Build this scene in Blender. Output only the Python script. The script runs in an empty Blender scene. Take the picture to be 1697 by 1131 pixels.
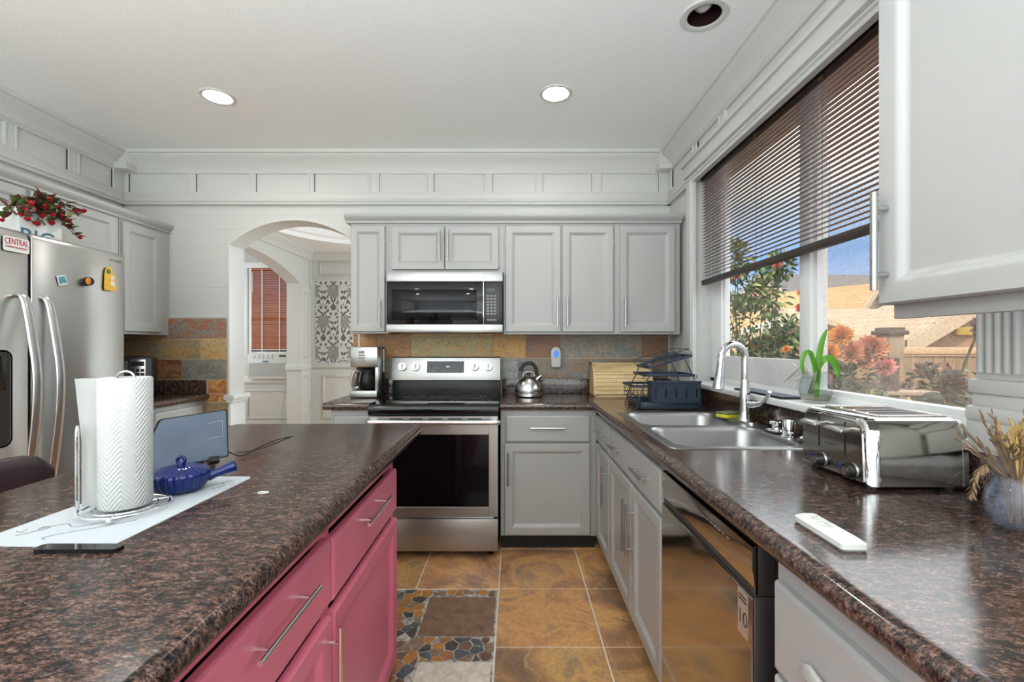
import bpy, bmesh, math, random
from mathutils import Matrix, Vector
random.seed(7)
SC = bpy.context.scene
COL = SC.collection
PI = math.pi
V = Vector

# ------------------------------------------------------------------ camera, sky, sun, large lights, exposure
F_PX = 754.0
cd = bpy.data.cameras.new('camera'); cam = bpy.data.objects.new('camera', cd); COL.objects.link(cam)
cam.location = (0, 0, 1.265); cam.rotation_euler = (PI/2, 0, 0)
cd.sensor_width = 36.0; cd.lens = F_PX/1697*36.0
cd.shift_x = -3.5/1697; cd.shift_y = 6.5/1697
cd.clip_start = 0.03; cd.clip_end = 300
SC.camera = cam
SC.view_settings.view_transform = 'Standard'; SC.view_settings.look = 'None'
SC.view_settings.exposure = 0.0; SC.view_settings.gamma = 1.0
try: SC.view_settings.use_curve_mapping = False
except Exception: pass
SC.cycles.max_bounces = 10; SC.cycles.diffuse_bounces = 5; SC.cycles.glossy_bounces = 5
SC.cycles.transmission_bounces = 8; SC.cycles.transparent_max_bounces = 16
SC.cycles.caustics_reflective = False; SC.cycles.caustics_refractive = False
SC.cycles.sample_clamp_indirect = 6.0

wd = bpy.data.worlds.new('sky'); SC.world = wd; wd.use_nodes = True
def build_world():
    nt = wd.node_tree; n = nt.nodes; l = nt.links; n.clear()
    out = n.new('ShaderNodeOutputWorld'); bg = n.new('ShaderNodeBackground'); l.new(bg.outputs[0], out.inputs[0])
    tc = n.new('ShaderNodeTexCoord'); sp = n.new('ShaderNodeSeparateXYZ'); l.new(tc.outputs['Generated'], sp.inputs[0])
    cr = n.new('ShaderNodeValToRGB'); l.new(sp.outputs[2], cr.inputs[0])
    e = cr.color_ramp.elements
    e[0].position = 0.0; e[0].color = (.42, .42, .40, 1)
    e[1].position = 1.0; e[1].color = (2.4, 2.6, 2.9, 1)
    a = e.new(.02); a.color = (.62, .76, .98, 1)
    a = e.new(.17); a.color = (.30, .52, .96, 1)
    a = e.new(.26); a.color = (.62, .80, 1.0, 1)
    a = e.new(.40); a.color = (3.6, 3.8, 4.0, 1)
    mp = n.new('ShaderNodeMapping'); mp.inputs['Scale'].default_value = (1, 1, 2.6); l.new(tc.outputs['Generated'], mp.inputs[0])
    no = n.new('ShaderNodeTexNoise'); no.inputs['Scale'].default_value = 2.3; no.inputs['Detail'].default_value = 6; l.new(mp.outputs[0], no.inputs[0])
    c2 = n.new('ShaderNodeValToRGB'); l.new(no.outputs[0], c2.inputs[0])
    c2.color_ramp.elements[0].position = .50; c2.color_ramp.elements[1].position = .70
    mx = n.new('ShaderNodeMixRGB'); l.new(c2.outputs[0], mx.inputs[0]); l.new(cr.outputs[0], mx.inputs[1]); mx.inputs[2].default_value = (1, 1, 1, 1)
    l.new(mx.outputs[0], bg.inputs[0]); bg.inputs[1].default_value = 1.25
build_world()
sd = bpy.data.lights.new('sun', 'SUN'); sd.energy = 4.0; sd.angle = .01; sd.color = (1, .93, .80)
sun = bpy.data.objects.new('sun', sd); COL.objects.link(sun)
sun.rotation_euler = V((.42, .62, -.72)).to_track_quat('-Z', 'Y').to_euler()
def area(name, loc, aim, sx, sy, watts, color=(1, 1, 1)):
    d = bpy.data.lights.new(name, 'AREA'); d.shape = 'RECTANGLE'; d.size = sx; d.size_y = sy; d.energy = watts; d.color = color
    o = bpy.data.objects.new(name, d); COL.objects.link(o); o.location = loc
    o.rotation_euler = V(aim).to_track_quat('-Z', 'Y').to_euler()
    return o
area('added_rear_fill', (-.9, -2.5, 1.5), (0, 1, .05), 3.2, 2.0, 9, (.92, .985, 1))  # unseen light added behind the camera, the rear wall has no window
area('added_ceiling_fill', (-.85, -1.4, 1.15), (0, .03, 1), 3.6, 2.4, 232, (.82, .925, 1))  # upward fill light added behind the camera to brighten the ceiling
area('added_island_fill', (1.08, -1.5, 1.5), (-.75, 1, -.12), 1.6, 1.3, 10, (.92, .985, 1))  # added light aimed along the island's red face, no window modelled
area('added_side_fill', (-2.75, -1.2, 1.6), (1, .15, 0), 1.6, 1.3, 5, (.92, .985, 1))  # extra unseen light added from the near left side
area('added_dining_fill', (.9, 5.2, 1.5), (-1, 0, .05), 2.0, 1.5, 84, (.80, .92, 1))  # area light added out of view to brighten the dining room
area('added_sitting_room_fill', (-5.3, 5.0, 1.6), (1, .2, 0), 1.4, 1.3, 38, (.80, .92, 1))  # area light added out of view to brighten the room past the arch

# ------------------------------------------------------------------ materials
MATS = {}
def new_mat(name):
    m = bpy.data.materials.new(name); m.use_nodes = True; MATS[name] = m
    nt = m.node_tree; b = nt.nodes['Principled BSDF']
    return m, nt.nodes, nt.links, b
def setp(b, **k):
    for a, v in k.items():
        s = b.inputs[a.replace('_', ' ')]
        s.default_value = (*v, 1) if isinstance(v, tuple) and len(v) == 3 else v
def srgb(r, g, b):
    f = lambda c: ((c/255+.055)/1.055)**2.4 if c > 10 else c/255/12.92
    return (f(r), f(g), f(b))
def plain(name, col, rough=.5, metal=0.0, spec=.5, bump=0.0, bscale=40, var=0.0, vscale=6, coat=0.0, emit=None):
    m, n, l, b = new_mat(name)
    setp(b, Base_Color=col, Roughness=rough, Metallic=metal); b.inputs['Specular IOR Level'].default_value = spec
    b.inputs['Coat Weight'].default_value = coat; b.inputs['Coat Roughness'].default_value = .05
    if emit: b.inputs['Emission Color'].default_value = (*emit[0], 1); b.inputs['Emission Strength'].default_value = emit[1]
    tc = n.new('ShaderNodeTexCoord')
    if var:
        no = n.new('ShaderNodeTexNoise'); no.inputs['Scale'].default_value = vscale; no.inputs['Detail'].default_value = 4; l.new(tc.outputs['Object'], no.inputs[0])
        cr = n.new('ShaderNodeValToRGB'); l.new(no.outputs[0], cr.inputs[0])
        cr.color_ramp.elements[0].position = .3; cr.color_ramp.elements[1].position = .7
        cr.color_ramp.elements[0].color = (*[c*(1-var) for c in col], 1); cr.color_ramp.elements[1].color = (*[min(1, c*(1+var)) for c in col], 1)
        l.new(cr.outputs[0], b.inputs['Base Color'])
    if bump:
        n2 = n.new('ShaderNodeTexNoise'); n2.inputs['Scale'].default_value = bscale; n2.inputs['Detail'].default_value = 3; l.new(tc.outputs['Object'], n2.inputs[0])
        bp = n.new('ShaderNodeBump'); bp.inputs['Strength'].default_value = bump; bp.inputs['Distance'].default_value = .004
        l.new(n2.outputs[0], bp.inputs['Height']); l.new(bp.outputs[0], b.inputs['Normal'])
    return m
def ramp(n, l, src, stops, interp='LINEAR'):
    cr = n.new('ShaderNodeValToRGB'); l.new(src, cr.inputs[0]); cr.color_ramp.interpolation = interp
    e = cr.color_ramp.elements
    while len(e) > 1: e.remove(e[-1])
    e[0].position = stops[0][0]; e[0].color = (*stops[0][1], 1)
    for p, c in stops[1:]:
        a = e.new(p); a.color = (*c, 1)
    return cr
def noise(n, l, vec, scale, detail=4, rough=.5, dist=0):
    t = n.new('ShaderNodeTexNoise'); t.inputs['Scale'].default_value = scale; t.inputs['Detail'].default_value = detail
    t.inputs['Roughness'].default_value = rough; t.inputs['Distortion'].default_value = dist
    if vec is not None: l.new(vec, t.inputs[0])
    return t
def mapping(n, l, sc, rot=(0, 0, 0), loc=(0, 0, 0), kind='Object'):
    tc = n.new('ShaderNodeTexCoord'); mp = n.new('ShaderNodeMapping'); l.new(tc.outputs[kind], mp.inputs[0])
    mp.inputs['Scale'].default_value = sc; mp.inputs['Rotation'].default_value = rot; mp.inputs['Location'].default_value = loc
    return mp.outputs[0]
def mix(n, l, fac, a, b, mode='MIX'):
    m = n.new('ShaderNodeMixRGB'); m.blend_type = mode
    for i, v in enumerate((fac, a, b)):
        if hasattr(v, 'links') or hasattr(v, 'is_linked'): l.new(v, m.inputs[i])
        else: m.inputs[i].default_value = v if i == 0 else (*v, 1)
    return m.outputs[0]

WALLC = srgb(205, 205, 200)
plain('ceiling_paint', srgb(244, 244, 242), .9, bump=.15, bscale=90)
plain('trim_paint', srgb(207, 207, 202), .45, bump=.12, bscale=30)
plain('cabinet_paint', srgb(172, 172, 168), .38, bump=.12, bscale=60)
plain('cabinet_paint_shaded', srgb(166, 166, 163), .35, bump=.12, bscale=60)  # same grey as the uppers, darkened for the weaker light low down
plain('red_paint', srgb(214, 112, 136), .36, bump=.14, bscale=50, var=.07, vscale=4)
plain('toe_and_shadow_black', (.012, .011, .010), .7)  # black toe kicks; also painted shadow behind the island fronts
plain('black_plastic', (.012, .012, .013), .32)
plain('black_gloss', (.004, .004, .005), .07, spec=.4)
plain('oven_glass', (.002, .002, .003), .05, spec=.22)
plain('black_enamel', (.006, .006, .007), .25, spec=.3)
plain('chrome', (.82, .82, .83), .06, 1.0)
plain('nickel', (.50, .49, .475), .26, 1.0)
plain('white_plastic', srgb(214, 213, 209), .35)
plain('paper_plain', srgb(222, 222, 219), .95, bump=.05, bscale=60)
plain('badge_tan', srgb(158, 138, 124), .4)
plain('grey_mark', (.28, .28, .27), .5)
plain('light_mark', (.55, .55, .53), .5)
plain('blue_glaze', (.001, .012, .12), .07, spec=.45, coat=.1)
plain('rack_metal', (.019, .032, .054), .42, bump=.1, bscale=300)
plain('dark_leather', (.036, .022, .024), .38, bump=.2, bscale=180)
plain('slab_grey', srgb(98, 110, 126), .55, bump=.2, bscale=160, var=.12, vscale=14)
plain('vinyl_white', srgb(236, 237, 236), .3)
plain('board_grey', srgb(214, 214, 212), .6, bump=.25, bscale=40, var=.04, vscale=12)
plain('yellow_sponge', srgb(222, 214, 60), .9, bump=.6, bscale=200)
plain('scour_green', srgb(112, 122, 84), .95, bump=.8, bscale=300)
plain('red_petal', srgb(178, 18, 34), .6, var=.3, vscale=30)
plain('green_leaf', srgb(70, 96, 44), .5, var=.35, vscale=8)
plain('brown_leaf', srgb(112, 66, 54), .55, var=.35, vscale=20)
plain('olive_leaf', srgb(120, 130, 72), .55, var=.3, vscale=20)
plain('orchid_leaf', srgb(86, 150, 30), .35, var=.2, vscale=12)
plain('stem_green', srgb(84, 96, 52), .6)
plain('stem_brown', srgb(84, 66, 50), .7)
plain('root_pale', srgb(196, 194, 186), .7)
plain('straw', srgb(214, 180, 116), .8, var=.25, vscale=30)
plain('dry_brown', srgb(138, 112, 88), .85, var=.3, vscale=40)
plain('label_yellow', srgb(244, 196, 70), .5, var=.1, vscale=60)
plain('orange_foam', srgb(232, 140, 40), .6)
plain('label_white', srgb(238, 238, 234), .5)
plain('label_red', srgb(176, 24, 40), .5)
plain('label_blue', srgb(64, 112, 132), .5)
plain('ac_blue', srgb(40, 100, 170), .4)
plain('navy', srgb(44, 48, 92), .4)
plain('photo_sea', srgb(96, 160, 176), .4, var=.35, vscale=60)
plain('ac_plastic', srgb(214, 214, 208), .45)
plain('ac_grille', srgb(184, 184, 180), .5)
plain('knob_white', (.86, .86, .86), .15, .6)
plain('can_dark', (.018, .008, .007), .3)
plain('bulb_off', srgb(214, 214, 208), .25)
plain('bulb_on', (1, 1, 1), .4, emit=((1, .97, .92), 9.0))
plain('display_blue', (.1, .3, .5), .4, emit=((.45, .75, 1.0), 1.2))
plain('display_dim', (.02, .04, .03), .4, emit=((.25, .4, .3), .12))
plain('night_blue', srgb(40, 120, 230), .3, emit=((.1, .4, 1.0), .35))
plain('paper_mat', srgb(186, 190, 194), .6, bump=.05, bscale=20)
plain('wire_dark', (.12, .12, .12), .4, .8)
plain('steel_dark', (.095, .082, .080), .35, .7)
plain('brown_plastic', (.035, .020, .015), .45)
plain('pink_dahlia', srgb(214, 142, 146), .6, var=.25, vscale=10)
plain('orange_dahlia', srgb(218, 148, 66), .6, var=.25, vscale=10)
plain('salmon_dahlia', srgb(206, 136, 108), .6, var=.25, vscale=10)
plain('lilac_dahlia', srgb(165, 121, 139), .6, var=.25, vscale=10)
plain('rose_pink', srgb(193, 83, 80), .6, var=.3, vscale=12)
plain('dark_foliage', srgb(58, 56, 44), .7, var=.35, vscale=6)
plain('yellow_foliage', srgb(150, 150, 58), .7, var=.3, vscale=6)
plain('asphalt_roof', srgb(104, 98, 98), .9, bump=.5, bscale=20, var=.18, vscale=3)
plain('siding_beige', srgb(166, 128, 92), .8, var=.05, vscale=2)
plain('trim_beige', srgb(188, 166, 138), .7)
plain('gravel', srgb(124, 98, 76), .95, bump=.6, bscale=20, var=.25, vscale=3)
plain('post_dark', srgb(74, 60, 54), .8, var=.2, vscale=12)
plain('fence_cap', srgb(186, 154, 120), .8)
plain('skylight', srgb(170, 190, 205), .1)

def steel(name, col, rough, sc, bump=.05, rv=.08):
    m, n, l, b = new_mat(name)
    setp(b, Base_Color=col, Metallic=1.0, Roughness=rough)
    v = mapping(n, l, sc); t = noise(n, l, v, 1.0, 3)
    r = n.new('ShaderNodeMapRange'); l.new(t.outputs[0], r.inputs[0]); r.inputs[3].default_value = rough-rv; r.inputs[4].default_value = rough+rv
    l.new(r.outputs[0], b.inputs['Roughness'])
    bp = n.new('ShaderNodeBump'); bp.inputs['Strength'].default_value = bump; bp.inputs['Distance'].default_value = .001
    l.new(t.outputs[0], bp.inputs['Height']); l.new(bp.outputs[0], b.inputs['Normal'])
    return m
steel('steel_h', (.42, .415, .405), .32, (3, 3, 300), .02)            # brushed along the horizontal
steel('steel_fridge', (.64, .635, .62), .30, (60, 60, 2), .004, .03)
steel('handle_steel', (.78, .775, .76), .30, (3, 3, 200), .01)
steel('steel_sink', (.34, .34, .335), .36, (20, 3, 20), .0)
steel('steel_dw', (.52, .47, .42), .10, (4, 4, 200), .008)
steel('steel_kettle', (.68, .67, .65), .24, (4, 4, 300))
steel('steel_toaster', (.50, .49, .46), .11, (3, 3, 200), .01)

def wall_mat():
    m, n, l, b = new_mat('wall_paint'); setp(b, Base_Color=WALLC, Roughness=.55)
    tc = n.new('ShaderNodeTexCoord'); sp = n.new('ShaderNodeSeparateXYZ'); l.new(tc.outputs['Object'], sp.inputs[0])
    ad = n.new('ShaderNodeMath'); l.new(sp.outputs[0], ad.inputs[0]); l.new(sp.outputs[1], ad.inputs[1])
    cb = n.new('ShaderNodeCombineXYZ'); l.new(ad.outputs[0], cb.inputs[0]); l.new(sp.outputs[2], cb.inputs[1])
    bt = n.new('ShaderNodeTexBrick'); l.new(cb.outputs[0], bt.inputs[0])
    bt.inputs['Scale'].default_value = 1.0; bt.inputs['Brick Width'].default_value = .30; bt.inputs['Row Height'].default_value = .105
    bt.inputs['Mortar Size'].default_value = .0035; bt.inputs['Mortar Smooth'].default_value = .6
    bp = n.new('ShaderNodeBump'); bp.inputs['Strength'].default_value = .42; bp.inputs['Distance'].default_value = .003; bp.invert = True
    l.new(bt.outputs['Fac'], bp.inputs['Height'])
    t = noise(n, l, tc.outputs['Object'], 70, 3)
    b2 = n.new('ShaderNodeBump'); b2.inputs['Strength'].default_value = .25; b2.inputs['Distance'].default_value = .003
    l.new(t.outputs[0], b2.inputs['Height']); l.new(bp.outputs[0], b2.inputs['Normal']); l.new(b2.outputs[0], b.inputs['Normal'])
wall_mat()
def granite(name, spec, rough):
    m, n, l, b = new_mat(name); setp(b, Roughness=rough); b.inputs['Specular IOR Level'].default_value = spec
    v = mapping(n, l, (1, 1.9, 1.4), (0, 0, .45))
    t1 = noise(n, l, v, 60, 8, .80, .15)
    c1 = ramp(n, l, t1.outputs[0], [(.37, (.004, .004, .005)), (.44, (.014, .013, .014)), (.49, (.048, .029, .024)), (.55, (.12, .064, .047)), (.64, (.22, .145, .12))])
    t2 = noise(n, l, v, 170, 3, .6, .3)
    c2 = ramp(n, l, t2.outputs[0], [(.34, (.16, .16, .18)), (.50, (1, 1, 1)), (.68, (1.5, 1.4, 1.35))])
    o = mix(n, l, .9, c1.outputs[0], c2.outputs[0], 'MULTIPLY')
    t3 = noise(n, l, v, 110, 3)
    c3 = ramp(n, l, t3.outputs[0], [(.62, (0, 0, 0)), (.72, (.8, .8, .8))])
    o = mix(n, l, c3.outputs[0], o, (.13, .125, .13))
    l.new(o, b.inputs['Base Color'])
granite('granite', .75, .15); granite('granite_low_gloss', .20, .22)  # same granite twice; island copy has gloss lowered to thin its reflections
def slate():
    m, n, l, b = new_mat('slate_tile'); setp(b, Roughness=.42)
    a1 = n.new('ShaderNodeVertexColor'); a1.layer_name = 'tint'; a2 = n.new('ShaderNodeVertexColor'); a2.layer_name = 'tint2'
    v = mapping(n, l, (1, 1, 1.7))
    t = noise(n, l, v, 6.5, 7, .64, 1.4); c = ramp(n, l, t.outputs[0], [(.41, (0, 0, 0)), (.56, (1, 1, 1))])
    o = mix(n, l, c.outputs[0], a1.outputs[0], a2.outputs[0])
    t2 = noise(n, l, v, 60, 5, .65); c2 = ramp(n, l, t2.outputs[0], [(.30, (.38, .36, .36)), (.48, (1, 1, 1)), (.75, (1.25, 1.25, 1.22))])
    o = mix(n, l, .9, o, c2.outputs[0], 'MULTIPLY')
    l.new(o, b.inputs['Base Color'])
    bp = n.new('ShaderNodeBump'); bp.inputs['Strength'].default_value = .5; bp.inputs['Distance'].default_value = .004
    l.new(t2.outputs[0], bp.inputs['Height']); l.new(bp.outputs[0], b.inputs['Normal'])
slate()
plain('grout_tan', srgb(190, 172, 146), .9)
plain('grout_white', srgb(224, 214, 200), .9, bump=.4, bscale=90, var=.06, vscale=30)
def floor_tile():
    m, n, l, b = new_mat('floor_tile'); setp(b, Roughness=.35)
    v = mapping(n, l, (1, 1, 1))
    t = noise(n, l, v, 3.2, 6, .6, 1.0)
    c = ramp(n, l, t.outputs[0], [(.32, srgb(136, 106, 86)), (.45, srgb(186, 138, 98)), (.55, srgb(216, 165, 106)), (.66, srgb(156, 128, 106))])
    t2 = noise(n, l, v, 55, 5, .7); c2 = ramp(n, l, t2.outputs[0], [(.3, (.72, .70, .68)), (.55, (1.04, 1.03, 1.0)), (.75, (1.2, 1.18, 1.14))])
    o = mix(n, l, .9, c.outputs[0], c2.outputs[0], 'MULTIPLY')
    t3 = noise(n, l, v, 2.6, 5, .55, 1.6)
    c3 = ramp(n, l, t3.outputs[0], [(.490, (0, 0, 0)), (.500, (.9, .9, .9)), (.510, (0, 0, 0))])
    o = mix(n, l, c3.outputs[0], o, srgb(206, 168, 120))
    a1 = n.new('ShaderNodeVertexColor'); a1.layer_name = 'tint'
    o = mix(n, l, 1.0, o, a1.outputs[0], 'MULTIPLY')
    l.new(o, b.inputs['Base Color'])
    bp = n.new('ShaderNodeBump'); bp.inputs['Strength'].default_value = .2; bp.inputs['Distance'].default_value = .003
    l.new(t2.outputs[0], bp.inputs['Height']); l.new(bp.outputs[0], b.inputs['Normal'])
floor_tile()
def stone(name, c1, c2, rough=.5, sc=22):
    m, n, l, b = new_mat(name); setp(b, Roughness=rough)
    v = mapping(n, l, (1, 1, 1)); t = noise(n, l, v, sc, 7, .7, .5)
    c = ramp(n, l, t.outputs[0], [(.32, c1), (.68, c2)]); l.new(c.outputs[0], b.inputs['Base Color'])
stone('inlay_brown', srgb(110, 80, 60), srgb(152, 120, 98))
stone('mosaic_bed', srgb(58, 54, 52), srgb(226, 220, 210), .9, 34)
stone('inlay_cream', srgb(196, 178, 156), srgb(236, 228, 214))
for i, (a, c) in enumerate([((96, 72, 56), (140, 104, 80)), ((168, 104, 46), (204, 142, 66)), ((70, 70, 74), (104, 104, 108)), ((120, 96, 76), (158, 130, 104)), ((60, 54, 52), (92, 82, 76)), ((142, 94, 58), (176, 124, 80))]):
    stone('mosaic_%d' % i, srgb(*a), srgb(*c), .5, 30)
def wood(name, c1, c2, sc=(2, 30, 30), rough=.45):
    m, n, l, b = new_mat(name); setp(b, Roughness=rough)
    v = mapping(n, l, sc); t = noise(n, l, v, 1.2, 4, .6, .6)
    c = ramp(n, l, t.outputs[0], [(.3, c1), (.7, c2)]); l.new(c.outputs[0], b.inputs['Base Color'])
wood('wood_floor', srgb(170, 112, 62), srgb(206, 150, 92), (12, 1, 12), .3)
wood('bamboo', srgb(198, 166, 116), srgb(226, 200, 152), (4, 30, 30))
wood('blind_wood', srgb(150, 84, 50), srgb(188, 116, 76), (3, 30, 30), .4)
wood('blind_dark', srgb(128, 106, 104), srgb(152, 132, 130), (30, 2, 30), .26)
wood('fence_wood', srgb(120, 94, 70), srgb(154, 124, 94), (20, 20, 1.5), .85)
wood('weathered_wood', srgb(136, 116, 96), srgb(162, 142, 118), (20, 20, 2), .85)
def shingle(name, c1, c2):
    m, n, l, b = new_mat(name); setp(b, Roughness=.9)
    v = mapping(n, l, (1, 1, 1), kind='UV')
    bt = n.new('ShaderNodeTexBrick'); l.new(v, bt.inputs[0]); bt.inputs['Scale'].default_value = 1
    bt.inputs['Brick Width'].default_value = .35; bt.inputs['Row Height'].default_value = .17; bt.inputs['Mortar Size'].default_value = .012
    bt.inputs['Color1'].default_value = (*c1, 1); bt.inputs['Color2'].default_value = (*c2, 1); bt.inputs['Mortar'].default_value = (*[c*.7 for c in c1], 1)
    l.new(bt.outputs[0], b.inputs['Base Color'])
shingle('shingle_tan', srgb(160, 124, 80), srgb(172, 138, 94))
shingle('shingle_pale', srgb(160, 134, 108), srgb(172, 148, 122))
shingle('shingle_grey', srgb(84, 78, 78), srgb(100, 92, 92))
def damask():
    m, n, l, b = new_mat('damask_paper'); setp(b, Roughness=.7)
    tc = n.new('ShaderNodeTexCoord'); sp = n.new('ShaderNodeSeparateXYZ'); l.new(tc.outputs['Object'], sp.inputs[0])
    def mth(op, a, bb=None, c=None):
        q = n.new('ShaderNodeMath'); q.operation = op
        for i, x in enumerate((a, bb, c)):
            if x is None: continue
            if isinstance(x, (int, float)): q.inputs[i].default_value = x
            else: l.new(x, q.inputs[i])
        return q.outputs[0]
    PX, PZ = .30, .46
    row = mth('FLOOR', mth('DIVIDE', sp.outputs[2], PZ)); odd = mth('MODULO', mth('ABSOLUTE', row), 2.0)
    xs = mth('ADD', sp.outputs[0], mth('MULTIPLY', odd, PX/2)); xs = mth('ADD', xs, 30.0)
    u = mth('PINGPONG', xs, PX/2)                                    # mirror symmetric about each motif's axis
    w = mth('SUBTRACT', mth('MODULO', mth('ADD', sp.outputs[2], 46*PZ), PZ), PZ/2)
    r = mth('SQRT', mth('ADD', mth('MULTIPLY', mth('MULTIPLY', u, u), 1.9), mth('MULTIPLY', w, w)))
    th = mth('ARCTAN2', w, mth('ADD', u, .001))
    pet = mth('SINE', mth('ADD', mth('MULTIPLY', th, 9.0), mth('MULTIPLY', r, 55.0)))
    edge = mth('ADD', .135, mth('MULTIPLY', pet, .034))
    flower = mth('LESS_THAN', r, edge)
    vein = mth('GREATER_THAN', mth('SINE', mth('ADD', mth('MULTIPLY', th, 18.0), mth('MULTIPLY', r, 60.0))), -.45)
    core = mth('MULTIPLY', flower, vein)
    s2 = mth('SINE', mth('ADD', mth('MULTIPLY', u, 70.0), mth('MULTIPLY', mth('SINE', mth('MULTIPLY', w, 26.0)), 2.6)))
    s3 = mth('SINE', mth('ADD', mth('MULTIPLY', w, 60.0), mth('MULTIPLY', mth('SINE', mth('MULTIPLY', u, 60.0)), 2.2)))
    scroll = mth('MULTIPLY', mth('GREATER_THAN', mth('ADD', s2, s3), .35), mth('GREATER_THAN', r, .165))
    fac = mth('MAXIMUM', core, scroll)
    o = mix(n, l, fac, srgb(206, 205, 201), srgb(104, 103, 102)); l.new(o, b.inputs['Base Color'])
damask()
def towel_mat():
    m, n, l, b = new_mat('paper_towel'); setp(b, Base_Color=srgb(202, 202, 200), Roughness=.95)
    v = mapping(n, l, (1, 1, 1), (0, 0, 0))
    sp = n.new('ShaderNodeSeparateXYZ'); l.new(v, sp.inputs[0])
    an = n.new('ShaderNodeMath'); an.operation = 'ARCTAN2'; l.new(sp.outputs[1], an.inputs[0]); l.new(sp.outputs[0], an.inputs[1])
    sc = n.new('ShaderNodeMath'); sc.operation = 'MULTIPLY'; l.new(an.outputs[0], sc.inputs[0]); sc.inputs[1].default_value = .058
    pp = n.new('ShaderNodeMath'); pp.operation = 'PINGPONG'; l.new(sc.outputs[0], pp.inputs[0]); pp.inputs[1].default_value = .03
    ad = n.new('ShaderNodeMath'); l.new(pp.outputs[0], ad.inputs[0]); l.new(sp.outputs[2], ad.inputs[1])
    mu = n.new('ShaderNodeMath'); mu.operation = 'MULTIPLY'; l.new(ad.outputs[0], mu.inputs[0]); mu.inputs[1].default_value = 620
    si = n.new('ShaderNodeMath'); si.operation = 'SINE'; l.new(mu.outputs[0], si.inputs[0])
    bp = n.new('ShaderNodeBump'); bp.inputs['Strength'].default_value = .45; bp.inputs['Distance'].default_value = .0012
    l.new(si.outputs[0], bp.inputs['Height']); l.new(bp.outputs[0], b.inputs['Normal'])
towel_mat()
def glass_thin(name, tint, refl, dust, dustcol=(.75, .75, .72)):
    m = bpy.data.materials.new(name); m.use_nodes = True; MATS[name] = m; n = m.node_tree.nodes; l = m.node_tree.links; n.clear()
    out = n.new('ShaderNodeOutputMaterial'); tr = n.new('ShaderNodeBsdfTransparent'); tr.inputs[0].default_value = (*tint, 1)
    gl = n.new('ShaderNodeBsdfGlossy'); gl.inputs['Roughness'].default_value = .01
    fr = n.new('ShaderNodeLayerWeight'); fr.inputs[0].default_value = .5
    pw = n.new('ShaderNodeMath'); pw.operation = 'POWER'; l.new(fr.outputs['Facing'], pw.inputs[0]); pw.inputs[1].default_value = 4.0
    ml = n.new('ShaderNodeMath'); ml.operation = 'MULTIPLY_ADD'; l.new(pw.outputs[0], ml.inputs[0]); ml.inputs[1].default_value = refl; ml.inputs[2].default_value = .02
    mx = n.new('ShaderNodeMixShader'); l.new(ml.outputs[0], mx.inputs[0]); l.new(tr.outputs[0], mx.inputs[1]); l.new(gl.outputs[0], mx.inputs[2])
    df = n.new('ShaderNodeBsdfDiffuse'); df.inputs[0].default_value = (*dustcol, 1)
    tc = n.new('ShaderNodeTexCoord'); t = noise(n, l, tc.outputs['Object'], 120, 4, .7); c = ramp(n, l, t.outputs[0], [(.45, (dust*.5,)*3), (.72, (dust*2.2,)*3)])
    m2 = n.new('ShaderNodeMixShader'); l.new(c.outputs[0], m2.inputs[0]); l.new(mx.outputs[0], m2.inputs[1]); l.new(df.outputs[0], m2.inputs[2])
    l.new(m2.outputs[0], out.inputs[0])
glass_thin('window_glass', (.97, .98, .97), .35, .05)
glass_thin('dusty_glass', (.96, .955, .94), .35, .17, (.80, .72, .62))
glass_thin('vase_glass', (.92, .94, .94), 1.0, .0)
glass_thin('blue_vase_glass', (.92, .94, .97), .4, .10, (.50, .54, .68))
glass_thin('pot_glass', (.55, .55, .55), .7, .0)
glass_thin('water', (.80, .76, .68), .2, .0)

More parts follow.
